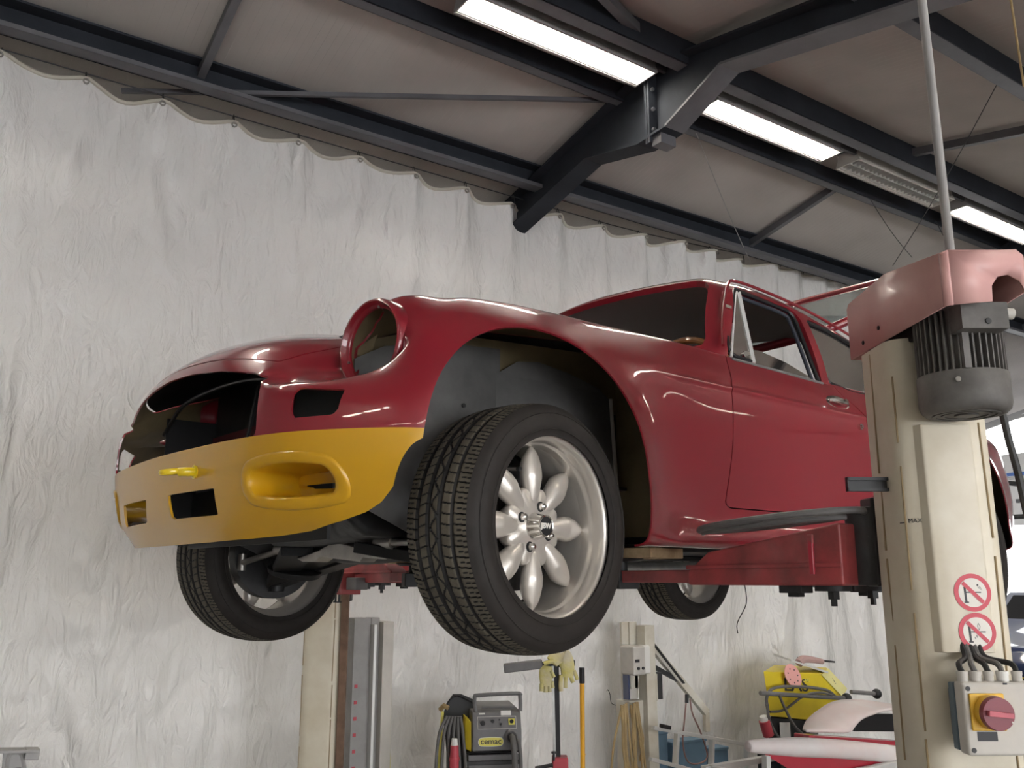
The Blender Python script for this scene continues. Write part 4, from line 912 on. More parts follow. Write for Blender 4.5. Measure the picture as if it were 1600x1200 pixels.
# ================================================================ the two post lift
# each column stands turned 50 degrees to the car; local u to the right of its front face, v backwards, z up from the floor
def wpt(X, Z): return RT*X+FH*Z
def post(lab, X, Z, hw):
    c = wpt(X, Z); t = thing('lift_post', lab, 'lift', c, -AZ); M = WM[t]
    prof = [(-hw+.015, .09), (-hw, .075), (-hw, -.035)]
    for k in range(1, 6): a = PI/2*k/5; prof.append((-hw+.045*(1-math.cos(a)), -.035-.045*math.sin(a)))
    prof += [(hw-.045, -.08)]
    for k in range(1, 6): a = PI/2*k/5; prof.append((hw-.045+.045*math.sin(a), -.08+.045*(1-math.cos(a))))
    prof += [(hw, .075), (hw-.015, .09)]
    inner = [(x*.93, y*.88+.012) for x, y in prof]; n = len(prof); H = 2.0
    vs = [(x, y, z) for z in (0, H) for x, y in prof]+[(x, y, z) for z in (0, H) for x, y in inner]
    fs = [(i, i+1, n+i+1, n+i) for i in range(n-1)]+[(2*n+i+1, 2*n+i, 3*n+i, 3*n+i+1) for i in range(n-1)]
    fs += [(0, n, 3*n, 2*n), (n-1, 2*n-1, 4*n-1, 3*n-1)]+[(n+i, n+i+1, 3*n+i+1, 3*n+i) for i in range(n-1)]+[(i, i+1, 2*n+i+1, 2*n+i) for i in range(n-1)]
    part('column', MB().add(vs, fs), CREAM, t, M, smooth=40)
    for u, v in ((-hw-.0005, .03), (-hw+.0066, -.0590), (hw-.03, -.078)):
        wd = MB(); z = .02
        if 'rusty_seam' not in MATS: mat('rusty_seam', (.30, .22, .12), .7)
        while z < 1.95:
            L = random.uniform(.12, .30); e = random.uniform(-.002, .002); wd.tube([(u+e, v, z), (u-e, v, z+L)], .0022, n=6); z += L+random.uniform(.004, .05)
        part('weld_seam', wd, MATS['rusty_seam'], t, M)
    part('base_plate', MB().bb(-.24, .24, -.16, .18, 0, .015), CREAM, t, M, bevel=.003)
    return t
NP = post('cream lift post with pink top cover and hanging motor beside the car door', .90, 1.90, .10)
FP = post('cream lift post beyond the car, seen between its front wheels', -.868, 4.28, .088)
NM, FM_ = WM[NP], WM[FP]
part('edge_strip', MB().bb(.086, .118, -.075, -.05, .0, 1.9, m=mat('rust_strip', (.20, .12, .08), .7, noise=.5, nscale=9)), MATS['rust_strip'], FP, FM_)
part('carriage', MB().bb(-.10, .04, .095, .16, 1.485, 1.68, m=BLACK).cyl((-.10, .14, 1.487), (-.10, .14, 1.66), .042, n=28, m=DARKM), BLACK, NP, NM, bevel=.005)
part('carriage', MB().bb(.10, .165, -.035, .10, 1.485, 1.66, m=BLACK).bb(.06, .10, .07, .13, 1.40, 1.68, m=DARKM).cyl((.175, .03, 1.487), (.175, .03, 1.62), .045, n=28, m=LIFTRED), BLACK, FP, FM_, bevel=.005)
U = lambda X: X-.90
V = lambda Z: Z-1.90
part('cable_channel', MB().add([(u, v, z) for z in (1.361, 1.812) for u, v in ((U(.830), V(1.825)), (U(.838), V(1.803)), (U(.844), V(1.80)), (U(.937), V(1.80)), (U(.943), V(1.805)), (U(.945), V(1.825)))],
     [(1,0,6,7),(2,1,7,8),(3,2,8,9),(4,3,9,10),(5,4,10,11),(0,1,2,3,4,5),(11,10,9,8,7,6),(6,0,5,11)]), CREAM, NP, NM, smooth=30, bevel=.002)
# pink top cover: left face, front face with notch, top, right face
cb_ = MB(); Lx, Rx, Fz, Bz = U(.815), U(.968), V(1.595), V(2.073)
r_ = .012
Lf = [(Fz+r_, 2.002), (Fz+r_, 2.108), (V(1.855), 2.152), (V(2.06), 2.150), (Bz, 2.140), (Bz, 2.015)]
cb_.add([(Lx, v, z) for v, z in Lf], [tuple(range(6))])
Ff = [(Lx+r_, 2.003), (U(.900), 2.009), (U(.902), 2.040), (U(.915), 2.058), (U(.935), 2.062), (U(.955), 2.050), (Rx-.004, 2.030), (Rx, 2.10), (Rx-.012, 2.112), (Lx+r_, 2.108)]
cb_.add([(u, Fz, z) for u, z in Ff], [tuple(range(len(Ff)))])
arcs = [(Lx+r_-r_*math.cos(a), Fz+r_-r_*math.sin(a)) for a in np.linspace(0, PI/2, 6)]
cb_.add([(u, v, z) for z in (2.002, 2.108) for u, v in arcs], [(i, i+1, 7+i, 6+i) for i in range(5)])
tp_ = [(Fz, 2.110), (V(1.855), 2.158), (V(2.06), 2.156), (Bz, 2.140)]
cb_.add([(u, v, z) for v, z in tp_ for u in (Lx+r_, Rx-.012)], [(2*i, 2*i+1, 2*i+3, 2*i+2) for i in range(3)])
cb_.add([(Lx, v, z-.006) for v, z in tp_]+[(Lx+r_, v, z) for v, z in tp_], [(i, i+1, 4+i+1, 4+i) for i in range(3)])
cb_.add([(Rx, v, z-.010) for v, z in tp_]+[(Rx-.012, v, z) for v, z in tp_], [(i, i+1, 4+i+1, 4+i) for i in range(3)])
cb_.add([(Rx, Fz, 2.030), (Rx, Fz, 2.10), (Rx, V(1.855), 2.148), (Rx, V(2.06), 2.146), (Rx, Bz, 2.13), (Rx, Bz, 2.015)], [tuple(range(6))])
cb_.add([(Lx, Bz, 2.015), (Lx, Bz, 2.14), (Rx, Bz, 2.14), (Rx, Bz, 2.015)], [(0,1,2,3)])
co = part('top_cover', cb_, PINK, NP, NM, smooth=50); sm = co.modifiers.new('thick', 'SOLIDIFY'); sm.thickness = .003; sm.offset = 0
part('cover_screw', MB().cyl((Lx-.004, V(1.99), 2.035), (Lx+.001, V(1.99), 2.035), .005, n=10), DARKM, NP, NM)
part('cover_screw', MB().cyl((Lx-.004, V(1.90), 2.045), (Lx+.001, V(1.90), 2.045), .005, n=10), DARKM, NP, NM)
part('gear_housing', MB().bb(U(.84), U(.95), V(1.70), V(2.03), 1.99, 2.09), BLACK, NP, NM, bevel=.004)
mu, mv = U(.902), V(1.738)
def cz(z): return Vector((mu, mv, z))
mb = MB().cyl(cz(1.86), cz(2.06), .067, n=40)
for k in range(40):
    a = 2*PI*k/40; d = Vector((math.cos(a), math.sin(a), 0)); mb.bar(cz(1.875)+d*.074, cz(2.02)+d*.074, .016, .0030, up=Vector((-d.y, d.x, 0)))
mt = part('motor', mb, MOTOR, NP, NM, smooth=40)
part('fan_cowl', MB().lathe([(.083, 1.897), (.0845, 1.895), (.0845, 1.838), (.081, 1.826), (.073, 1.819), (.066, 1.818), (.062, 1.8195), (.062, 1.817), (.055, 1.817), (.055, 1.8195), (.046, 1.8195), (.046, 1.817), (.039, 1.817), (.039, 1.8195), (.022, 1.8195), (.022, 1.816), (0, 1.816)], (mu, mv, 0), (0, 0, 1), n=64), MOTOR, mt, NM, smooth=40)
part('terminal_box', MB().bb(U(.855), U(.945), V(1.625), V(1.675), 1.966, 2.018).cyl((U(.905), V(1.6245), 1.980), (U(.905), V(1.623), 1.980), .006, n=12, m=BLACK).cyl((U(.945), V(1.65), 2.003), (U(.968), V(1.65), 2.001), .011, n=16, m=LGREY), MOTOR, mt, NM, bevel=.004)
part('motor_screw', MB().cyl((mu-.045, mv-.0715, 1.876), (mu-.047, mv-.076, 1.876), .005, n=10), STEEL, mt, NM)
part('dust_strap', MB().bb(mu-.035, mu-.022, mv-.084, mv-.072, 1.896, 1.99), MOTOR, mt, NM)
def face(u, v, z): return NM @ Matrix.Translation((u, v, z)) @ Matrix.Rotation(PI/2, 4, 'X')     # local x right, y up, z towards the front
part('max_mark', MB().text('MAX', NM, size=.0125, t=.0012, bend=lambda v: Vector((-.055-(.0452+v.z)*math.cos(.98+v.x/.045), -.035-(.0452+v.z)*math.sin(.98+v.x/.045), 1.617+v.y))), SIGNK, NP, ID, smooth=0)
part('max_line', MB().box((-.0972, -.0512, 1.614), (.012, .0012, .002), (0, 0, -1.2)), SIGNK, NP, NM, smooth=0)
def sticker(z, kind, x):
    M = face(x, V(1.7995), z)
    R = .0365; cir = lambda r, n=48: [(r*math.cos(2*PI*i/n), r*math.sin(2*PI*i/n)) for i in range(n)]
    mb = MB().prism(cir(R), M @ Matrix.Translation((0, 0, .0004)), .0006, m=SIGNR).prism(cir(R*.765), M @ Matrix.Translation((0, 0, .0009)), .0006, m=SIGNW)
    def b(x0, y0, x1, y1, w, mm=SIGNK, h=.0014):
        L = math.hypot(x1-x0, y1-y0); nx, ny = -(y1-y0)/L*w/2, (x1-x0)/L*w/2
        mb.prism([(x0+nx, y0+ny), (x0-nx, y0-ny), (x1-nx, y1-ny), (x1+nx, y1+ny)], M @ Matrix.Translation((0, 0, h)), .0004, m=mm)
    b(-.0155, .011, -.0145, -.018, .0042); b(-.0185, -.0185, -.0095, -.0185, .0025); b(-.0145, .0005, .016, .0005, .0022)
    if kind == 0:
        mb.prism([(.0105+.0018*math.cos(t), .0145+.0018*math.sin(t)) for t in np.linspace(0, 6.28, 10)[:-1]], M @ Matrix.Translation((0, 0, .0014)), .0004, m=SIGNK)
        b(.010, .0115, .016, .009, .0006); b(.011, .0095, .0185, .0045, .0006); b(.014, .0125, .0175, .007, .0006)
    else:
        b(.003, .004, .001, .011, .0007); b(.001, .011, .003, .017, .0007); b(.003, .017, .006, .011, .0007); b(.006, .011, .004, .004, .0007); b(-.006, -.009, -.005, -.0135, .0012); b(-.0025, -.006, -.0015, -.0105, .0012)
    b(-.019, .019, .019, -.019, .0075, SIGNR, .002)
    return mb
part('warning_sticker', sticker(1.475, 0, U(.907)), SIGNR, NP, ID, smooth=0, label='round red and white prohibition sticker with a person on the raised lift')
part('warning_sticker', sticker(1.400, 1, U(.908)), SIGNR, NP, ID, smooth=0, label='round red and white prohibition sticker with a person under the lift')
# control box
bu0, bu1, bf, bb_, bz0, bz1 = U(.829), U(1.02), V(1.72), V(1.755), 1.187, 1.315
bo = part('control_box', MB().bb(bu0, bu1, bf, bb_, bz0, bz1), LGREY, NP, NM, bevel=.006, seg=3)
part('box_back', MB().bb(bu0-.001, bu1, bb_, V(1.775), bz0+.004, bz1-.004, m=DBLUE).bb(bu0+.02, bu1-.02, V(1.775), V(1.825), bz0+.02, bz1-.02, m=GREYP), DBLUE, bo, NM, bevel=.003)
part('yellow_plate', MB().bb(U(.838), U(.902), bf-.005, bf, 1.231, 1.296), YSW, bo, NM, bevel=.004)
sc_ = Vector((U(.874), 0, 1.264))
part('rotary_switch', MB().cyl(sc_+Vector((0, bf-.004, 0)), sc_+Vector((0, bf-.022, 0)), .030, n=40, m=YSW).cyl(sc_+Vector((0, bf-.022, 0)), sc_+Vector((0, bf-.034, 0)), .030, .0285, n=40, m=MAROON).box(sc_+Vector((0, bf-.038, 0)), (.044, .012, .009), (0, .10, 0), m=KNOBP).cyl(sc_+Vector((.022, bf-.0345, -.014)), sc_+Vector((.022, bf-.0355, -.014)), .0018, n=8, m=WHITE), MAROON, bo, NM, smooth=40, bevel=.0008)
part('black_label', MB().bb(U(.848), U(.884), bf-.001, bf, 1.213, 1.229), SIGNK, bo, NM, smooth=0)
for zz in (1.197, 1.304): part('box_screw', MB().cyl((bu0+.010, bf-.001, zz), (bu0+.010, bf+.001, zz), .0045, n=12), DARKM, bo, NM)
part('chip', MB().bb(U(.905), U(.912), bf-.001, bf+.001, bz1-.004, bz1-.001), SIGNK, bo, NM, smooth=0)
for k, uu in enumerate((.842, .866, .891, .917, .944)):
    uu = U(uu); r = (.0095, .0105, .0085, .0105, .009)[k]; vv = V(1.742)
    g = MB().cyl((uu, vv, bz1-.002), (uu, vv, bz1+.012), r, n=20).cyl((uu, vv, bz1+.012), (uu, vv, bz1+.018), r*1.08, n=20)
    part('cable_gland', g, LGREY if k != 3 else WHITE, bo, NM)
    e = .4*(uu-U(.893))
    cb = MB().tube([(uu, vv, bz1+.016), (uu-.1*e, V(1.755), bz1+.030), (U(.893)+e*.9, V(1.790), 1.355), (U(.893)+e*.9, V(1.81), 1.39)], .0055, n=8, smooth=5)
    part('cable', cb, CABLE if k % 2 else CABLEK, bo, NM)
part('lock_bracket', MB().bb(-.187, -.10, -.01, .0, 1.683, 1.690).bb(-.187, -.10, -.01, .0, 1.706, 1.713).bb(-.187, -.10, .0, .004, 1.683, 1.713).bb(-.187, -.184, -.01, .0, 1.683, 1.713), BLACK, NP, NM, smooth=0)
# arms
def arm(t, pts, s, h0=.135, zt0=.30, tip=None):
    """outer box beam from the pivot towards the pad, then the inner sliding beam and the pad pin"""
    A, B_, Cc = [Vector(p) for p in pts]
    d = (B_-A).normalized(); side = Vector((-d.y, d.x, 0)); w = .05; mb = MB()
    zt_a, zt_b, zb = zt0, zt0-.055, .163
    e = B_-d*.07
    vs = []
    for sg in (-1, 1):
        o = side*w*sg
        vs += [A+o+Vector((0, 0, zb)), B_+o*.8+Vector((0, 0, zb)), B_+o*.8+Vector((0, 0, zb+.035)), e+o*.8+Vector((0, 0, zt_b)), A+o+Vector((0, 0, zt_a))]
    mb.add(vs, [(0,1,2,3,4), (9,8,7,6,5), (0,5,6,1), (1,6,7,2), (2,7,8,3), (3,8,9,4), (4,9,5,0)])
    ar = part('arm', mb, LIFTRED, t, MC, bevel=.006, label='red swing arm')
    rib = MB().bar(A+side*(w+.002)+Vector((0, 0, zb+.045)), B_+side*(w*.8+.002)+Vector((0, 0, zb+.045)), .006, .010).bar(A-side*(w+.002)+Vector((0, 0, zb+.045)), B_-side*(w*.8+.002)+Vector((0, 0, zb+.045)), .006, .010)
    part('arm_rib', rib, LIFTRED, ar, MC, bevel=.002)
    d2 = (Cc-B_).normalized()
    part('inner_arm', MB().bar(B_-d*.05+Vector((0, 0, zb+.022)), Cc+Vector((0, 0, zb+.022)), .055, .034, m=LIFTRED).bar(Cc-d2*.035+Vector((0, 0, zb+.012)), Cc+d2*.035+Vector((0, 0, zb+.012)), .075, .05, m=BLACK), LIFTRED, ar, MC, bevel=.004)
    part('pad_pin', MB().cyl(Cc+Vector((0, 0, zb+.03)), Cc+Vector((0, 0, .232)), .017, n=20, m=BLACK).lathe([(0, 0), (.052, 0), (.066, .006), (.062, .009), (0, .006)], Cc+Vector((0, 0, .228)), (0, 0, 1), n=36, m=DARKM), BLACK, ar, MC)
    part('pivot_bolt', MB().cyl(A+d*.06+Vector((0, 0, zb-.012)), A+d*.06+Vector((0, 0, zb)), .04, n=24).cyl(A+d*.06+Vector((0, 0, zb-.03)), A+d*.06+Vector((0, 0, zb-.012)), .014, n=6).cyl(A+d*.06+Vector((0, 0, zb-.045)), A+d*.06+Vector((0, 0, zb-.03)), .007, n=8), DARKM, ar, MC)
    part('lock_block', MB().box(A+d*.16+Vector((0, 0, zb-.008)), (.05, .06, .018)).box(A+d*.16+Vector((0, 0, zb-.020)), (.025, .03, .012)), DARKM, ar, MC, bevel=.002)
    return ar
a1 = arm(NP, [(-.46, 1.30, 0), (-.49, .84, 0), (-.545, .52, 0)], 1)
part('red_lever', MB().box((-.392, 1.235, .225), (.008, .012, .075), m=PRED).box((-.392, 1.235, .265), (.008, .014, .02), m=LIFTRED), PRED, a1, MC, bevel=.002)
wr = MB().tube([(-.44, 1.02, .163), (-.435, 1.025, .12), (-.43, 1.00, .075), (-.43, 1.00, .05)], .0012, n=5, smooth=4); part('loose_wire', wr, BLACK, a1, MC)
# foot guard hoop lying on the arm
hp = []
for k in range(40):
    t = 2*PI*k/40; hp.append((-.44+.10*math.sin(t), 1.12-.215*math.cos(t), .312-.014*math.cos(t)))
part('foot_guard', MB().tube(hp, .008, n=10, closed=True), GREYP, a1, MC)
hp2 = [(-.44+.075*math.sin(t), 1.11-.20*math.cos(t), .302-.010*math.cos(t)) for t in np.linspace(.2, PI-.2, 20)]
part('foot_guard', MB().tube(hp2, .007, n=10), GREYP, a1, MC)
a2 = arm(NP, [(-.60, 1.27, 0), (-1.15, .86, 0), (-1.50, .56, 0)], 1)
a3 = arm(FP, [(-.62, -1.18, 0), (-.60, -.74, 0), (-.50, -.50, 0)], -1)
a4 = arm(FP, [(-.72, -1.18, 0), (-1.15, -.80, 0), (-1.45, -.56, 0)], -1)
part('lock_box', MB().bb(-.60, -.50, -1.17, -1.04, .115, .205, m=LIFTRED).bb(-.58, -.52, -1.03, -.95, .135, .185, m=GREYP), LIFTRED, FP, MC, bevel=.004)
part('pivot_screw', MB().cyl((-.53, -1.13, .115), (-.53, -1.13, .085), .005, n=8).cyl((-.53, -1.13, .085), (-.53, -1.13, .081), .011, n=10).cyl((-.53, -1.10, .115), (-.53, -1.10, .085), .005, n=8).cyl((-.53, -1.10, .085), (-.53, -1.10, .081), .011, n=10), BLACK, FP, MC)
# wooden packing blocks on the pads
def block(x, y, lab):
    b = part('wooden_block', MB().box((x, y, .2515), (.16, .24, .030), (0, 0, .08)), WOOD, None, MC, bevel=.003, label=lab, cat='block', group='wooden packing blocks on the lift pads')
    return b
block(-.60, .52, 'worn wooden block on the lift pad below the front of the near sill')
block(-.56, -.52, 'wooden block on the lift pad below the far sill, behind the front wheels')
# grey conduit dropping from the roof to the near post
cd = [at(1433, 0, 'y', 1.0), at(1445, 100, 'y', 1.0), at(1478, 330, 'y', 1.0), at(1487, 400, 'y', 1.0)]
xx, yy = .912*.825+1.75*.565, -.912*.565+1.75*.825; part('conduit', MB().cyl((xx, yy, 2.15), (xx, yy, ceil_z(yy)-.002), .0095, n=14), GREYST, label='grey conduit running from the pink post cover up to the roof', cat='pipe')
# ================================================================ things around the lift
# grey column of a second lift against the curtain
def grey_column(x0, x1, y, ztop, lab, marks=True):
    t = thing('scissor_column', lab, 'column', ((x0+x1)/2, y, 0)); w = x1-x0
    mb = MB().bb(x0, x0+.10*w/.21*.9, y-.05, y+.06, 0, ztop, m=GREYST).bb(x0+.42*w, x0+.50*w, y-.09, y+.06, 0, ztop-.03, m=LADD).bb(x0+.5*w, x0+.72*w, y-.02, y+.06, 0, ztop, m=GREYST).bb(x0+.72*w, x1, y-.06, y+.06, 0, ztop-.02, m=LGREY)
    part('column', mb, GREYST, t, ID, bevel=.004)
    z = .72
    mk = MB()
    for k in range(6): z = .99-.075*k*1.0; mk.bb(x0+.012, x0+.028, y-.0525, y-.05, z-.008, z+.008)
    part('red_mark', mk, PLUG, t, ID, smooth=0); return t
grey_column(1.93, 2.145, 4.25, 1.312, 'pale grey ribbed steel column with small red marks beside the far lift post')
part('yellow_hose', MB().tube([(2.175, 4.3, .2), (2.175, 4.3, .55), (2.165, 4.3, .68), (2.13, 4.33, .75), (2.10, 4.36, .70)], .025, n=12, smooth=5), WELDP, label='pale yellow bent tube behind the grey column', cat='tube')
# ---- small welding machine
def frame_at(px, py, yv, turn=0):
    p = at(px, py, 'y', yv); return Matrix.Translation(p) @ Matrix.Rotation(-AZ+turn, 4, 'Z')
WB = at(745, 1092, 'y', 3.75); WMx = Matrix.Translation((WB.x, WB.y, 0)) @ Matrix.Rotation(-AZ+.15, 4, 'Z')   # local x right, y away, z up
zt = WB.z
t = thing('welding_machine', 'dark grey and yellow wheeled welding machine lettered cemac below the front wheel', 'welder', (WB.x, WB.y, 0), -AZ+.15)
def TZ(m, *a): return m
w = .215
body_ = MB(); zb = zt-.235
prof = [(0, zb), (0, zb+.085), (.03, zb+.165), (.045, zb+.175), (.40, zb+.175), (.40, zb)]   # (depth, z)
body_.add([(x, y, z) for x in (-.02, w) for y, z in prof], [(0,1,2,3,4,5), (11,10,9,8,7,6)]+[(i, 6+i, 6+(i+1) % 6, (i+1) % 6) for i in range(6)])
part('housing', body_, GREYP, t, WMx, bevel=.008)
part('side_panel', MB().add([(-.052, .03, zb+.01), (-.024, .0, zb), (-.024, .02, zb+.13), (-.050, .05, zb+.15), (-.052, .35, zb+.01), (-.024, .38, zb), (-.024, .38, zb+.13), (-.050, .35, zb+.15)], [(0,1,2,3),(7,6,5,4),(0,3,7,4),(1,5,6,2),(3,2,6,7),(0,4,5,1)]), WELDY, t, WMx, bevel=.003)
part('handle', MB().tube([(0, .04, zb+.17), (-.005, .05, zb+.235), (.02, .05, zb+.245), (.20, .05, zb+.25), (.215, .05, zb+.235), (.215, .04, zb+.17)], .0095, n=10, smooth=4).tube([(.03, .045, zb+.19), (.19, .045, zb+.19)], .006, n=8), GREYP, t, WMx)
FM = WMx @ Matrix.Translation((.098, .0125, zb+.124)) @ Matrix.Rotation(PI/2-.36, 4, 'X')
pn = MB().box((0, 0, .001), (.185, .058, .002), m=LGREY).box((0, 0, .0022), (.180, .053, .002), m=GREYP).box((.07, .003, .004), (.030, .028, .003), m=WELDP).cyl((.07, .003, .004), (.07, .003, .012), .009, n=16, m=BLACK)
for x, y, r in ((-.068, -.002, .0105), (-.02, .006, .007), (.012, .012, .003), (.018, -.008, .005)): pn.cyl((x, y, .003), (x, y, .012), r, n=16, m=DARKM)
pn.box((.045, .044, .002), (.05, .022, .002), m=WHITE).box((-.07, .042, .002), (.028, .006, .002), m=WHITE)
part('control_panel', pn, GREYP, t, FM, smooth=30)
LM = WMx @ Matrix.Translation((.068, -.001, zb+.042)) @ Matrix.Rotation(PI/2, 4, 'X')
def badge(M, s=1):
    st = [((.040*max(-1, min(1, 2*math.cos(a)))+.018*math.cos(a))*s, .019*math.sin(a)*s) for a in np.linspace(0, 2*PI, 41)[:-1]]
    b = MB().prism([(x*1.04, y*1.1) for x, y in st], M, .002, m=WHITE).prism(st, M @ Matrix.Translation((0, 0, .001)), .002, m=WELDP)
    return b.text('cemac', M @ Matrix.Translation((0, .002, .0025)), size=.036*s, t=.001, m=SIGNK, bold=.0006, sx=1.08).bb(0, 0, 0, 0, 0, 0) if False else b.text('cemac', M @ Matrix.Translation((0, .002, .0025)), size=.036*s, t=.001, m=SIGNK, bold=.0006, sx=1.08)
part('badge', badge(LM), WELDP, t, ID, smooth=0, label='yellow badge reading cemac')
part('feeder', MB().bb(-.035, .205, .03, .40, zb-.20, zb-.02, m=GREYP).bb(-.045, .21, .02, .40, zb-.065, zb-.045, m=DARKM).bb(-.045, .21, .02, .40, zb-.012, zb-.004, m=BLACK), GREYP, t, WMx, bevel=.006)
part('lower_badge', badge(WMx @ Matrix.Translation((.06, .028, zb-.105)) @ Matrix.Rotation(PI/2, 4, 'X')), WELDP, t, ID, smooth=0)
part('cart', MB().bb(-.06, .22, .02, .62, .12, .145, m=DARKM).bb(-.04, -.02, .03, .05, .14, zb-.19, m=DARKM).bb(.18, .20, .03, .05, .14, zb-.19, m=DARKM).bb(-.04, -.02, .36, .38, .14, zb-.19, m=DARKM).bb(.18, .20, .36, .38, .14, zb-.19, m=DARKM).bb(-.05, .21, .02, .40, .14, zb-.19, m=GREYP), DARKM, t, WMx)
for xx in (-.05, .21):
    for yy in (.08, .55): part('castor', MB().cyl((xx-.015, yy, .062), (xx+.015, yy, .062), .062, n=28), BLACK, t, WMx)
part('torch_socket', MB().lathe([(.020, 0), (.030, .002), (.031, .012), (.024, .018), (.018, .012)], (.165, 0, zb+.065), (0, -1, 0), n=28), GREYP, t, WMx)
part('torch_hose', MB().tube([(.165, -.01, zb+.065), (.165, -.06, zb+.055), (.17, -.075, zb-.02), (.175, -.07, zb-.16), (.19, -.06, zb-.40)], .014, n=12, smooth=6).tube([(.178, -.02, zb+.06), (.192, -.06, zb+.04), (.20, -.065, zb-.06), (.205, -.06, zb-.40)], .009, n=10, smooth=6), CABLE, t, WMx)
hk = MB().tube([(-.15, .12, zb+.11), (-.13, .12, zb+.20), (-.09, .12, zb+.235), (-.05, .12, zb+.225), (.0, .1, zb+.20)], .004, n=8, smooth=5)
hk.add([(-.14, .14, zb+.10), (-.135, .14, zb+.19), (-.10, .14, zb+.24), (-.06, .14, zb+.24), (.01, .14, zb+.21), (.01, .14, zb-.3), (-.10, .14, zb-.3)]+[(-.14, .16, zb+.10), (-.135, .16, zb+.19), (-.10, .16, zb+.24), (-.06, .16, zb+.24), (.01, .16, zb+.21), (.01, .16, zb-.3), (-.10, .16, zb-.3)], [(0,1,2,3,4,5,6), (13,12,11,10,9,8,7)]+[(i, 7+i, 7+(i+1) % 7, (i+1) % 7) for i in range(7)])
part('cable_rack', hk, BLACK, t, WMx)
part('cable_cradle', MB().tube([(-.165, .08, zb+.18), (-.15, .06, zb+.20), (-.13, .05, zb+.19)], .012, n=8, m=TANC).bar((-.155, .08, zb+.17), (-.19, .08, zb-.40), .035, .012, m=WELDP), WELDP, t, WMx)
cbl = MB()
for k in range(6):
    o = k*.012; cbl.tube([(-.135+o, .04-.004*k, zb+.155), (-.175+o*1.9, .02, zb+.07), (-.185+o*2.3, .01, zb-.12), (-.15+o*1.6, .01, zb-.34)], .0075, n=8, smooth=7)
part('power_cable', cbl, CABLE, t, WMx)
part('plug', MB().cyl((-.105, -.02, zb+.065), (-.105, -.02, zb+.035), .013, .017, n=20, m=WHITE).cyl((-.105, -.02, zb+.035), (-.105, -.02, zb-.02), .019, .022, n=24, m=PLUG).cyl((-.105, -.02, zb-.02), (-.105, -.02, zb-.03), .026, n=24, m=PLUG).cyl((-.105, -.02, zb-.03), (-.105, -.02, zb-.085), .022, .021, n=24, m=PLUG), PLUG, t, WMx)
# ---- transmission jack with padded head
JB = at(872, 1100, 'y', 3.65); JM = Matrix.Translation((JB.x, JB.y, 0)) @ Matrix.Rotation(-AZ, 4, 'Z')
t = thing('lifting_stand', 'black pole stand with red foot and grey padded arm behind the front tyre', 'stand', (JB.x, JB.y, 0), -AZ)
zj = at(872, 1040, 'y', 3.65).z; zr = at(885, 1180, 'y', 3.65).z
part('pole', MB().bar((-.004, 0, .1), (-.012, 0, zj+.01), .034, .034), BLACK, t, JM, bevel=.003)
part('pole_slide', MB().bar((-.012, -.02, .2), (-.026, -.02, zj), .004, .012), ALU, t, JM)
part('crossbar', MB().bar((-.115, 0, zj+.0), (.085, 0, zj+.014), .035, .028), DARKM, t, JM, bevel=.003)
part('padded_arm', MB().bar((-.265, -.01, zj-.012), (-.075, -.01, zj+.010), .06, .042), GREYP, t, JM, bevel=.006)
part('foot', MB().bar((.006, 0, .0), (.006, 0, zr), .12, .10, w2=.085, h2=.075), PLUG, t, JM, bevel=.006)
part('clamp_knob', MB().cyl((-.03, -.05, zr-.03), (-.115, -.05, zr-.045), .009, n=12).cyl((-.025, -.05, zr-.01), (-.025, -.05, zr+.03), .006, n=10).cyl((-.025, -.05, zr+.022), (-.025, -.05, zr+.03), .013, n=10), DARKM, t, JM)
def glove(M, lab, pts, wd, fingers):
    """soft glove draped over the bar: palm plus five finger tubes grown together"""
    mb = MB(); P = spline([Vector(p) for p in pts], 5); n = 14; vs = []
    for i, p in enumerate(P):
        u = i/(len(P)-1); ww = wd*(.8+.25*math.sin(PI*u)); th = .012+.004*math.sin(7*u)
        d = (P[min(i+1, len(P)-1)]-P[max(i-1, 0)]).normalized(); a = Vector((1, 0, 0)); a = (a-d*a.dot(d)).normalized(); b = d.cross(a)
        for k in range(n): t_ = 2*PI*k/n; vs.append(p+a*math.cos(t_)*ww*(1+.06*math.sin(5*u+k))+b*math.sin(t_)*th)
    fs = [(i*n+k, i*n+(k+1) % n, (i+1)*n+(k+1) % n, (i+1)*n+k) for i in range(len(P)-1) for k in range(n)]+[tuple(range(n-1, -1, -1)), tuple(range((len(P)-1)*n, len(P)*n))]
    mb.add(vs, fs)
    for (q, r) in fingers: mb.tube(q, r, n=10, smooth=4)
    o = part('work_glove', mb, GLOVE, None, M, smooth=70, label=lab, cat='glove', group='gloves draped over the stand')
glove(JM, 'pale leather glove draped on the stand bar, fingers hanging right of the pole', [(-.03, -.045, zj+.02), (.0, -.03, zj+.045), (.03, -.02, zj+.04), (.045, -.035, zj-.005), (.045, -.035, zj-.05)], .038,
      [([(.015, -.035, zj-.04), (.012, -.037, zj-.085), (.014, -.037, zj-.115)], .011), ([(.038, -.037, zj-.04), (.036, -.038, zj-.075), (.035, -.038, zj-.10)], .010), ([(.060, -.037, zj-.035), (.066, -.038, zj-.06), (.072, -.038, zj-.075)], .010), ([(.078, -.035, zj-.02), (.088, -.036, zj-.045), (.092, -.036, zj-.062)], .009), ([(-.02, -.05, zj+.025), (-.05, -.05, zj+.02), (-.07, -.05, zj+.014)], .010)])
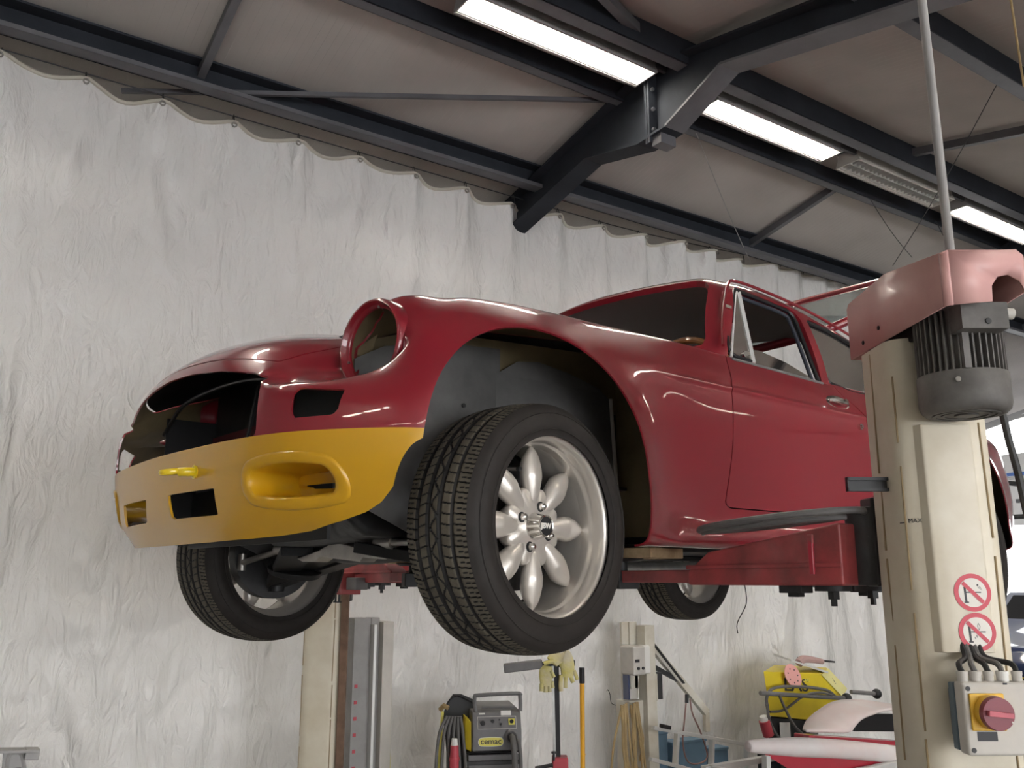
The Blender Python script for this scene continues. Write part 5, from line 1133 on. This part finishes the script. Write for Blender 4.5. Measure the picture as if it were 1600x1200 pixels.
glove(JM, 'khaki glove hanging left of the pole under the padded arm', [(-.055, -.03, zj+.0), (-.06, -.04, zj-.04), (-.06, -.04, zj-.09)], .032,
      [([(-.08, -.04, zj-.08), (-.082, -.04, zj-.115)], .011), ([(-.062, -.04, zj-.08), (-.062, -.04, zj-.12)], .011), ([(-.044, -.04, zj-.08), (-.042, -.04, zj-.118)], .010), ([(-.03, -.04, zj-.07), (-.026, -.04, zj-.10)], .009), ([(-.035, -.045, zj-.02), (-.02, -.045, zj-.05)], .009)])
# ---- broom
bp_ = at(909, 1043, 'y', 4.12); t = thing('long_handled_tool', 'yellow shaft with a black grip leaning upright right of the stand', 'tool handle', (bp_.x, bp_.y, 0))
part('shaft', MB().cyl((bp_.x-.01, bp_.y, .0), (bp_.x, bp_.y, bp_.z-.08), .0135, n=16).cyl((bp_.x-.003, bp_.y, .55), (bp_.x-.003, bp_.y, .555), .0145, n=16), BROOM, t, ID)
part('grip', MB().cyl((bp_.x, bp_.y, bp_.z-.085), (bp_.x, bp_.y, bp_.z), .0155, n=16), BLACK, t, ID, bevel=.002)
part('tool_head', MB().box((bp_.x, bp_.y, .02), (.30, .06, .04)), DARKM, t, ID)
# ---- white post with control box, boom, cable (second lift)
yv = 4.25; A_ = lambda x, y, v=yv: at(x, y, 'y', v)
t = thing('workshop_crane', 'white steel post with control box and slanting boom behind the rear wheel', 'crane', (3.9, yv, 0))
pz = A_(985, 972).z; px0 = A_(996, 1000).x; px1 = A_(1006, 1000).x
part('post', MB().bar((3.905, yv-.02, 0), (3.895, yv-.02, pz-.02), .075, .08, m=CREAM2).bb(3.745, 3.80, yv+.03, yv+.05, .85, pz).bb(3.80, 3.835, yv+.02, yv+.06, .85, pz).bb(3.84, 3.87, yv+.03, yv+.05, .85, pz), CREAM2, t, ID, bevel=.003)
part('cabinet', MB().bb(3.745, 3.868, yv-.02, yv+.10, 0, A_(985, 1095).z), CREAM2, t, ID, bevel=.004)
z1, z0 = A_(975, 1008).z, A_(975, 1053).z
part('control_box', MB().bb(3.70, 3.80, yv-.12, yv+.0, z0, z1, m=LGREY).bb(3.80, 3.868, yv-.09, yv, z0+.0, z1, m=WHITE), LGREY, t, ID, bevel=.012, seg=3)
part('box_button', MB().bb(3.712, 3.745, yv-.124, yv-.12, z0+.075, z0+.092).cyl((3.735, yv-.12, z0+.04), (3.735, yv-.128, z0+.04), .009, n=12).cyl((3.772, yv-.12, z0+.04), (3.772, yv-.128, z0+.04), .009, n=12), SIGNK, t, ID)
p0, p1, p2, p3 = A_(1008, 997), A_(1060, 1062), A_(1103, 1113), A_(1104, 1143)
part('boom', MB().bar(p0, p2+Vector((0, 0, 0)), .035, .045, m=CREAM2).bar(p2, p3, .03, .035, m=CREAM2).bar(p0+Vector((.01, -.022, 0)), p1+Vector((.02, -.022, -.02)), .03, .008, m=DARKM), CREAM2, t, ID, bevel=.002)
part('brace', MB().bar(A_(1013, 1037), A_(1058, 1062), .02, .025), DARKM, t, ID)
part('bracket', MB().bb(3.945, 3.985, yv-.06, yv-.02, A_(1010, 1092).z, A_(1010, 1050).z, m=DARKM).cyl(A_(1012, 1058)+Vector((0, -.03, 0)), A_(1013, 1040)+Vector((0, -.03, 0)), .012, n=12, m=LIFTRED).bb(3.93, 3.945, yv-.06, yv-.02, A_(1010, 1094).z, A_(1010, 1052).z, m=CREAM2), DARKM, t, ID, bevel=.002)
part('conduit_box', MB().bb(3.735, 3.745, yv-.03, yv+.02, A_(985, 1092).z, z0, m=NAVY).bb(3.75, 3.865, yv+.03, yv+.05, A_(985, 1094).z, z0, m=LGREY), LGREY, t, ID)
part('lead', MB().tube([A_(1073, 1085), A_(1070, 1120), A_(1067, 1160), A_(1075, 1190), A_(1095, 1192), A_(1105, 1180), A_(1095, 1145), A_(1082, 1115), A_(1078, 1092)], .005, n=8, smooth=6, m=mat('brown_lead', (.28, .16, .14), .6)).cyl(A_(1073, 1098), A_(1073, 1085), .012, n=12, m=BLACK), MATS['brown_lead'], t, ID)
cb = MB(); rr = random.Random(3)
for k in range(11):
    x0 = 3.655+k*.014+rr.uniform(-.006, .006); zt_ = A_(960, 1098).z-rr.uniform(0, .012)
    cb.tube([(x0, yv-.05+rr.uniform(-.02, .02), zt_), (x0+rr.uniform(-.02, .03), yv-.06, .52), (x0+rr.uniform(-.05, .05), yv-.06, .3), (x0+rr.uniform(-.06, .06), yv-.05, .12)], .0068, n=8, smooth=6)
cb.tube([(3.66, yv-.05, .77), (3.63, yv-.05, .68), (3.58, yv-.06, .55), (3.55, yv-.06, .35)], .0065, n=8, smooth=6)
cb.tube([(3.78, yv-.04, .70), (3.83, yv-.04, .58), (3.80, yv-.04, .45)], .0065, n=8, smooth=6)
part('coiled_cable', cb, TANC, None, ID, label='bundle of tan cable hanging in loops left of the white post', cat='cable')
part('wire_hook', MB().tube([A_(948, 1080), A_(950, 1078), A_(953, 1085), A_(955, 1098), A_(962, 1102)], .002, n=6, smooth=5), DARKM, None, ID, label='thin bent wire hook above the hanging tan cable', cat='hook')
# ---- aluminium ladder lying on its side in front of blue crates
t = thing('ladder', 'white metal ladder lying on its side before the blue crates', 'ladder', (4.3, 4.2, 0))
l0, l1 = A_(1020, 1137, 4.1), A_(1182, 1166, 4.1); m0, m1 = A_(1016, 1186, 4.1), A_(1182, 1230, 4.1)
part('rail', MB().bar(l0, l1, .03, .022), LADD, t, ID, bevel=.002); part('rail', MB().bar(m0, m1, .03, .022), LADD, t, ID, bevel=.002)
for fx in (.22, .55, .9):
    a = l0.lerp(l1, fx); b = m0.lerp(m1, fx); part('rung', MB().bar(a, b, .035, .02), LADD, t, ID, bevel=.002)
part('end_cap', MB().bar(A_(1033, 1134, 4.08), A_(1046, 1137, 4.08), .03, .022), BLACK, t, ID)
for k, (xa, xb) in enumerate(((3.98, 4.16), (4.20, 4.50), (4.54, 4.70))):
    zt_ = np.interp((xa+xb)/2, [4.0, 4.8], [.60, .39]); M = Matrix.Translation(((xa+xb)/2, 4.395, zt_/2)) @ Matrix.Rotation(0, 4, 'Z')
    mb = MB().bb(-(xb-xa)/2, (xb-xa)/2, -.05, .05, -zt_/2, zt_/2-.02).bb(-(xb-xa)/2-.006, (xb-xa)/2+.006, -.054, .054, zt_/2-.03, zt_/2-.01)
    part('blue_crate', mb, BLUEB, None, M, bevel=.006, label=('blue crate behind the ladder, closest to the white post', 'blue crate behind the ladder below the crane hook', 'blue crate behind the ladder, closest to the yellow welder')[k], cat='crate', group='blue crates behind the ladder')
# ---- yellow spot welder
Q = lambda x, y, v=4.0: at(x, y, 'y', v)
q0, q1 = Q(1193, 1048), Q(1283, 1052)
t = thing('spot_welder', 'bright yellow wedge shaped welding unit lettered LAS with discs and papers on top', 'welder', (4.95, 4.0, 0))
side = [Q(1193, 1049), Q(1281, 1053), Q(1316, 1090), Q(1262, 1125), Q(1203, 1119)]
dpt = Vector((.42, .26, 0)); n = 5
vs = side+[p+dpt for p in side]
part('housing', MB().add(vs, [(4,3,2,1,0), (5,6,7,8,9)]+[(i, (i+1) % 5, 5+(i+1) % 5, 5+i) for i in range(5)]), WELDY, t, ID, bevel=.004)
fr = [side[1], side[2], side[2]+dpt, side[1]+dpt]; nrm = (fr[1]-fr[0]).cross(fr[3]-fr[0]).normalized(); nrm = nrm if nrm.z > 0 else -nrm
fc = [fr[0].lerp(fr[1], .05), fr[0].lerp(fr[1], .97), fr[3].lerp(fr[2], .97), fr[3].lerp(fr[2], .05)]
part('front_panel', MB().add([p+nrm*.003 for p in fc]+[p+nrm*.006 for p in fc], [(0,1,2,3),(7,6,5,4),(0,4,5,1),(1,5,6,2),(2,6,7,3),(3,7,4,0)]), mat('pale_lemon', (.78, .72, .25), .5), t, ID, smooth=0)
cen = (fc[0]+fc[1]+fc[2]+fc[3])/4+nrm*.007; e1 = (fc[3]-fc[0]).normalized(); e2 = nrm.cross(e1)
ar = MB(); PM = Matrix.Translation(cen) @ Matrix((( e1.x, e2.x, nrm.x, 0), (e1.y, e2.y, nrm.y, 0), (e1.z, e2.z, nrm.z, 0), (0, 0, 0, 1)))
ar.prism([(-.05, -.012), (-.02, -.012), (-.02, -.008), (-.05, -.008)], PM, .001).prism([(-.035, .0), (-.02, .012), (-.005, .03), (-.012, .008), (.0, .005)], PM, .001)
part('arrow_symbol', ar, SIGNK, t, ID, smooth=0)
SX = (side[1]-side[0]).normalized(); SN = Vector((0, -1, 0)); UPv = SN.cross(SX); UPv = UPv if UPv.z > 0 else -UPv; UPv = Vector((0, 0, 1))
LMx = Matrix(((SX.x, 0, 0, 0), (SX.y, 0, -1, 0), (SX.z, 1, 0, 0), (0, 0, 0, 1)))
c0 = Q(1243, 1071); lm = Matrix.Translation(c0+Vector((0, -.006, 0))) @ LMx
part('lettering', MB().text('LAS', lm, size=.115, t=.002, bold=.001, sx=1.35).text('CARE', lm @ Matrix.Translation((.10, .035, .003)), size=.030, t=.002, bold=.0006, m=WELDP), SIGNK, t, ID, smooth=0)
part('cart', MB().add([Q(1203, 1121)+Vector((0, -.002, 0)), Q(1264, 1127)+Vector((0, -.002, 0)), Q(1270, 1195), Q(1200, 1170)]+[p+dpt for p in (Q(1203, 1121), Q(1264, 1127), Q(1270, 1195), Q(1200, 1170))], [(3,2,1,0),(4,5,6,7),(0,1,5,4),(1,2,6,5),(2,3,7,6),(3,0,4,7)]).bb(4.86, 5.30, 4.05, 4.24, 0, .42), BLACK, t, ID, smooth=0)
part('cart_label', MB().prism([(0, 0), (.10, 0), (.10, .16), (0, .16)], Matrix.Translation(Q(1218, 1170)+Vector((0, -.012, 0))) @ LMx, .002), WHITE, t, ID, smooth=0)
for (a, b) in (((1188, 1083), (1322, 1091)), ((1330, 1081), (1369, 1084))):
    part('push_handle', MB().cyl(Q(*a, 3.93), Q(*b, 3.93), .014, n=12, m=GREYP).cyl(Q(*b, 3.93), Q(*b, 3.93)+Vector((.001, 0, 0)), .01, n=8, m=BLACK), GREYP, t, ID)
for b in ((1323, 1091), (1370, 1084)):
    part('handle_ball', MB().lathe([(.034*math.sin(u), .034*math.cos(u)) for u in np.linspace(0.01, PI-.01, 12)], Q(*b, 3.93), (0, 0, 1), n=20), BLACK, t, ID)
part('power_cable', MB().tube([Q(1200, 1110, 3.95), Q(1198, 1090, 3.95), Q(1210, 1075, 3.94), Q(1250, 1073, 3.94), Q(1290, 1078, 3.93), Q(1305, 1088, 3.93)], .010, n=8, smooth=6).tube([Q(1203, 1112, 3.94), Q(1225, 1109, 3.94), Q(1255, 1088, 3.93), Q(1280, 1082, 3.92), Q(1300, 1086, 3.92)], .008, n=8, smooth=6).tube([Q(1217, 1085, 3.92), Q(1228, 1110, 3.92), Q(1242, 1135, 3.92), Q(1258, 1150, 3.92)], .009, n=8, smooth=6).tube([Q(1199, 1100, 3.91), Q(1202, 1125, 3.91), Q(1215, 1150, 3.91), Q(1236, 1168, 3.91)], .009, n=8, smooth=6), CABLE, t, ID)
part('plug', MB().cyl(Q(1192, 1119, 3.93), Q(1194, 1126, 3.93), .022, .026, n=16, m=WHITE).cyl(Q(1194, 1126, 3.93), Q(1201, 1149, 3.93), .034, .034, n=20, m=PLUG), PLUG, t, ID)
# papers and discs on the unit
tp = side[0].z+.002
def flat(name, lab, cat, M, poly, m, th=.003, grp=None): return part(name, MB().prism(poly, M, th), m, None, ID, smooth=0, label=lab, cat=cat, group=grp)
cr = lambda r, n=28: [(r*math.cos(2*PI*i/n), r*math.sin(2*PI*i/n)) for i in range(n)]
pa = Q(1262, 1050)
flat('magazine', 'crumpled blue and white papers on top of the yellow welding unit', 'papers', Matrix.Translation(pa+Vector((0, .10, .06))) @ Matrix.Rotation(.2, 4, 'X') @ Matrix.Rotation(.25, 4, 'Y'), [(-.18, -.10), (.30, -.06), (.34, .06), (-.10, .10)], PAPER, .012)
flat('notebook', 'dark notebook lying over the papers on the yellow unit', 'book', Matrix.Translation(pa+Vector((.18, .10, .065))) @ Matrix.Rotation(.12, 4, 'Y'), [(-.10, -.05), (.20, -.04), (.22, .05), (-.08, .06)], DARKM, .012)
dsk = MB().prism(cr(.075), Matrix.Translation(Q(1239, 1056, 3.96)) @ Matrix.Rotation(PI/2-.35, 4, 'X'), .004, m=SKIN)
for k in range(7): dsk.prism([(p[0]*.05+.045*math.cos(k*.9), p[1]*.05+.045*math.sin(k*.9)) for p in cr(.09, 8)], Matrix.Translation(Q(1239, 1056, 3.96)) @ Matrix.Rotation(PI/2-.35, 4, 'X') @ Matrix.Translation((0, 0, .003)), .002, m=SIGNK)
part('sanding_disc', dsk, SKIN, None, ID, smooth=0, label='pink perforated sanding disc hanging over the edge of the yellow unit', cat='disc')
part('folded_cloth', MB().tube([Q(1248, 1036, 4.05), Q(1255, 1030, 4.05), Q(1270, 1031, 4.05), Q(1285, 1034, 4.05)], lambda u: .030-.012*u, n=10, smooth=4), mat('mauve_cloth', (.45, .30, .28), .8), None, ID, label='rolled reddish cloth on the papers above the yellow unit', cat='cloth')
# ---- painted body panels on a rack in front
K = lambda x, y, v=3.25: at(x, y, 'y', v)
t = thing('spare_wing', 'pale primered car wing over a red panel beside the near lift post', 'car panel', (4.5, 3.25, 0))
NWU, NWV = 24, 12; base0, base1 = K(1257, 1142), K(1415, 1140)
def wing():
    vs = []
    top = [(1257, 1142), (1262, 1128), (1278, 1113), (1305, 1098), (1345, 1096), (1400, 1104), (1450, 1112)]
    bot = [(1260, 1144), (1290, 1145), (1325, 1145), (1335, 1136), (1352, 1122), (1395, 1110), (1450, 1116)]
    T_ = spline([Vector((a, b, 0)) for a, b in top], 4); B2 = spline([Vector((a, b, 0)) for a, b in bot], 4); m = len(T_)
    for i in range(m):
        for j in range(8):
            v = j/7; q = T_[i].lerp(B2[i], v); p = K(q.x, q.y, 3.25+.22*(1-v)**1.5); vs.append(p)
    return MB().add(vs, [(i*8+j, (i+1)*8+j, (i+1)*8+j+1, i*8+j+1) for i in range(m-1) for j in range(7)])
o = part('wing_skin', wing(), WPRIM, t, ID, smooth=80); md = o.modifiers.new('thick', 'SOLIDIFY'); md.thickness = .012
part('inner_flange', MB().bar(K(1252, 1152, 3.27), K(1460, 1166, 3.27), .10, .035, m=PRED).bar(K(1330, 1128, 3.45), K(1460, 1130, 3.45), .05, .10, m=BLACK).bar(K(1244, 1158, 3.22), K(1460, 1176, 3.22), .04, .012, m=LADD), PRED, t, ID, bevel=.006)
t = thing('spare_sill_panel', 'long pale pink primered panel with red underside resting on the rack', 'car panel', (4.4, 3.1, 0))
part('panel_skin', MB().tube([K(1168, 1166, 3.15), K(1180, 1166, 3.15), K(1260, 1168, 3.15), K(1340, 1173, 3.15), K(1460, 1186, 3.15)], lambda u: .014+.034*min(1, u*2.2), n=16, smooth=5), WPRIM, t, ID, smooth=70)
part('panel_lip', MB().add([K(1185, 1173, 3.14), K(1240, 1176, 3.14), K(1460, 1200, 3.14), K(1460, 1240, 3.14), K(1245, 1235, 3.14), K(1230, 1200, 3.14)]+[K(1185, 1173, 3.2), K(1240, 1176, 3.2), K(1460, 1200, 3.2), K(1460, 1240, 3.2), K(1245, 1235, 3.2), K(1230, 1200, 3.2)], [(0,1,2,3,4,5), (11,10,9,8,7,6)]+[(i, 6+i, 6+(i+1) % 6, (i+1) % 6) for i in range(6)]), PRED, t, ID, smooth=0)
rk = MB()
for x in (3.75, 4.7):
    for y in (3.1, 3.6): rk.bb(x-.02, x+.02, y-.02, y+.02, 0, .52)
rk.bb(3.70, 4.95, 3.08, 3.12, .50, .53).bb(3.70, 4.95, 3.58, 3.62, .50, .53).bb(3.73, 3.77, 3.1, 3.6, .50, .53).bb(4.68, 4.72, 3.1, 3.6, .50, .53).bar((3.64, 3.12, .66), (3.60, 3.12, .0), .03, .03)
part('panel_rack', rk, LADD, None, ID, smooth=0, label='pale metal rack carrying the spare red and white body panels', cat='rack')
# ---- small grey bracket at the lower left corner
t = thing('steel_stand', 'small pale grey folded metal stand at the bottom left corner', 'stand', (.45, 3.0, 0))
g = lambda x, y: at(x, y, 'y', 3.0)
part('top_plate', MB().bar(g(-30, 1173), g(60, 1172), .06, .008).bar(g(38, 1177), g(60, 1177), .05, .028), GREYST, t, ID, bevel=.002)
part('gusset', MB().tube([g(8, 1215), g(14, 1182), g(22, 1176), g(34, 1180), g(40, 1215)], .006, n=6, smooth=4).add([g(6, 1176), g(38, 1176), g(42, 1260), g(0, 1260)]+[p+Vector((0, .02, 0)) for p in (g(6, 1176), g(38, 1176), g(42, 1260), g(0, 1260))], [(0,1,2,3),(7,6,5,4),(0,4,5,1),(1,5,6,2),(2,6,7,3),(3,7,4,0)]), GREYST, t, ID)
part('leg', MB().bar((g(20, 1200).x, 3.02, 0), (g(20, 1200).x, 3.02, g(20, 1200).z), .04, .04), GREYST, t, ID)
# ---- ropes under the roof, camera-right
def rope(a, b, ya, yb, lab, r=.003, m=None, name='roof_rope'):
    p, q = at(*a, 'y', ya), at(*b, 'y', yb); pts = [p.lerp(q, u)-Vector((0, 0, .03*math.sin(PI*u))) for u in np.linspace(0, 1, 14)]
    part(name, MB().tube(pts, r, n=6), m or CABLEK, None, ID, label=lab, cat='cord', group='thin cords hanging from the roof steel')
rope((1086, 203), (1172, 408), 3.52, 4.44, 'thin pale cord slanting from the roof steel beside the rafter to the curtain', .003, GREYST)
rope((1360, 312), (1425, 402), 3.52, 3.9, 'thin dark cord crossing another above the pink cover', .003)
rope((1462, 345), (1492, 392), 3.3, 3.4, 'thin short cord right beside the conduit above the pink cover', .0028)
rope((1565, 118), (1395, 415), 1.95, 3.6, 'long thin dark cord slanting from the upper right purlin', .003)
rope((1578, -10), (1600, 135), 1.3, 1.4, 'thick tan cord at the upper right corner of the photo', .004, TANC)
# ---- far bay seen right of the near post
t = thing('storage_rack', 'blue railed wire mesh shelf rack in the far bay', 'shelf', (12.3, 5.3, 2.5))
z2 = at(1570, 745, 'x', 12).z
yr = (4.7, 6.2); rr_ = MB().bb(11.6, 11.64, *yr, z2-.04, z2+.0, m=mat('rack_blue', (.05, .12, .35), .5)); part('shelf_rail', rr_, MATS['rack_blue'], t, ID, smooth=0)
ms = MB()
for k in range(30): ms.bb(11.62, 12.9, 4.7+.05*k, 4.706+.05*k, z2+.0, z2+.006)
for k in range(14): ms.bb(11.65+.09*k, 11.656+.09*k, 4.7, 6.2, z2+.006, z2+.012)
part('wire_mesh', ms, ALU, t, ID, smooth=0)
for y in (4.66, 6.22): part('bracket', MB().bb(11.62, 12.99, y, y+.04, z2-.06, z2), BLACK, t, ID, smooth=0)
part('shelf_board', MB().bb(12.6, 12.9, 4.7, 6.2, z2-.30, z2-.25, m=DARKM), DARKM, t, ID, smooth=0)
pc = at(1580, 808, 'y', 3.9); part('hanging_hoop', MB().tube([(pc.x+.35*math.cos(a), pc.y+.25*math.sin(a), pc.z+.02*math.cos(a)) for a in np.linspace(0, 2*PI, 30)[:-1]], .018, n=8, closed=True).tube([(pc.x, pc.y+.25, pc.z), (pc.x, pc.y+.25, 4.2)], .004, n=6), DARKM, None, ID, label='dark round hoop hanging on a cord right of the near lift post', cat='hoop')
part('drive_hose', MB().tube([(.06, .10, 2.05), (.13, .07, 1.99), (.183, .05, 1.90), (.20, .05, 1.80), (.215, .05, 1.69), (.235, .05, 1.4), (.20, .05, 1.0), (.11, .05, .8)], .008, n=8, smooth=6), CABLEK, NP, NM)
# navy car standing in the doorway
t = thing('parked_car', 'navy blue car with yellow number plate in the bright doorway', 'car', (11.6, 5.05, 0), 0)
M = Matrix.Translation((11.6, 5.05, 0))
cs = []
prof = [(-1.9, .35), (-1.95, .60), (-1.85, .78), (-1.05, .90), (-.55, 1.32), (.75, 1.36), (1.5, .95), (1.95, .85), (1.95, .35)]
vs = []
for yy, sc in ((-.80, .0), (-.74, .03), (.74, .03), (.80, .0)):
    for x, z in prof: vs.append((x*(1-.0), yy*(1-.22*max(0, (z-.85))/.5), z+sc))
n = len(prof)
part('car_body', MB().add(vs, [tuple(range(n-1, -1, -1)), tuple(range(3*n, 4*n))]+[(k*n+i, k*n+(i+1) % n, (k+1)*n+(i+1) % n, (k+1)*n+i) for k in range(3) for i in range(n)]), NAVY, t, M, bevel=.05, seg=4)
part('windscreen', MB().add([(-1.02, -.60, .95), (-1.02, .60, .95), (-.60, .52, 1.32), (-.60, -.52, 1.32), (-1.0, -.60, .93), (-1.0, .60, .93), (-.58, .52, 1.30), (-.58, -.52, 1.30)], [(0,1,2,3),(7,6,5,4),(0,4,5,1),(1,5,6,2),(2,6,7,3),(3,7,4,0)]), BLACK, t, M, smooth=0)
pl = at(1597, 1047, 'x', 9.2)
part('number_plate', MB().bb(-1.975, -1.965, -.45, .07, .42, .53, m=WELDY).text('H-F', Matrix.Translation((-1.98, -.20, .475)) @ Matrix(((0,0,-1,0),(-1,0,0,0),(0,1,0,0),(0,0,0,1))), size=.12, t=.004, m=SIGNK), WELDY, t, M, smooth=0)
for s in (1, -1):
    part('wing_mirror', MB().lathe([(.10*math.sin(u), .07*math.cos(u)) for u in np.linspace(.01, PI-.01, 10)], (-.75, s*.95, 1.0), (1, 0, 0), n=18), BLACK, t, M)
    for x in (-1.25, 1.25): part('wheel', MB().cyl((x, s*.66, .31), (x, s*.82, .31), .31, n=36), BLACK, t, M, bevel=.02)
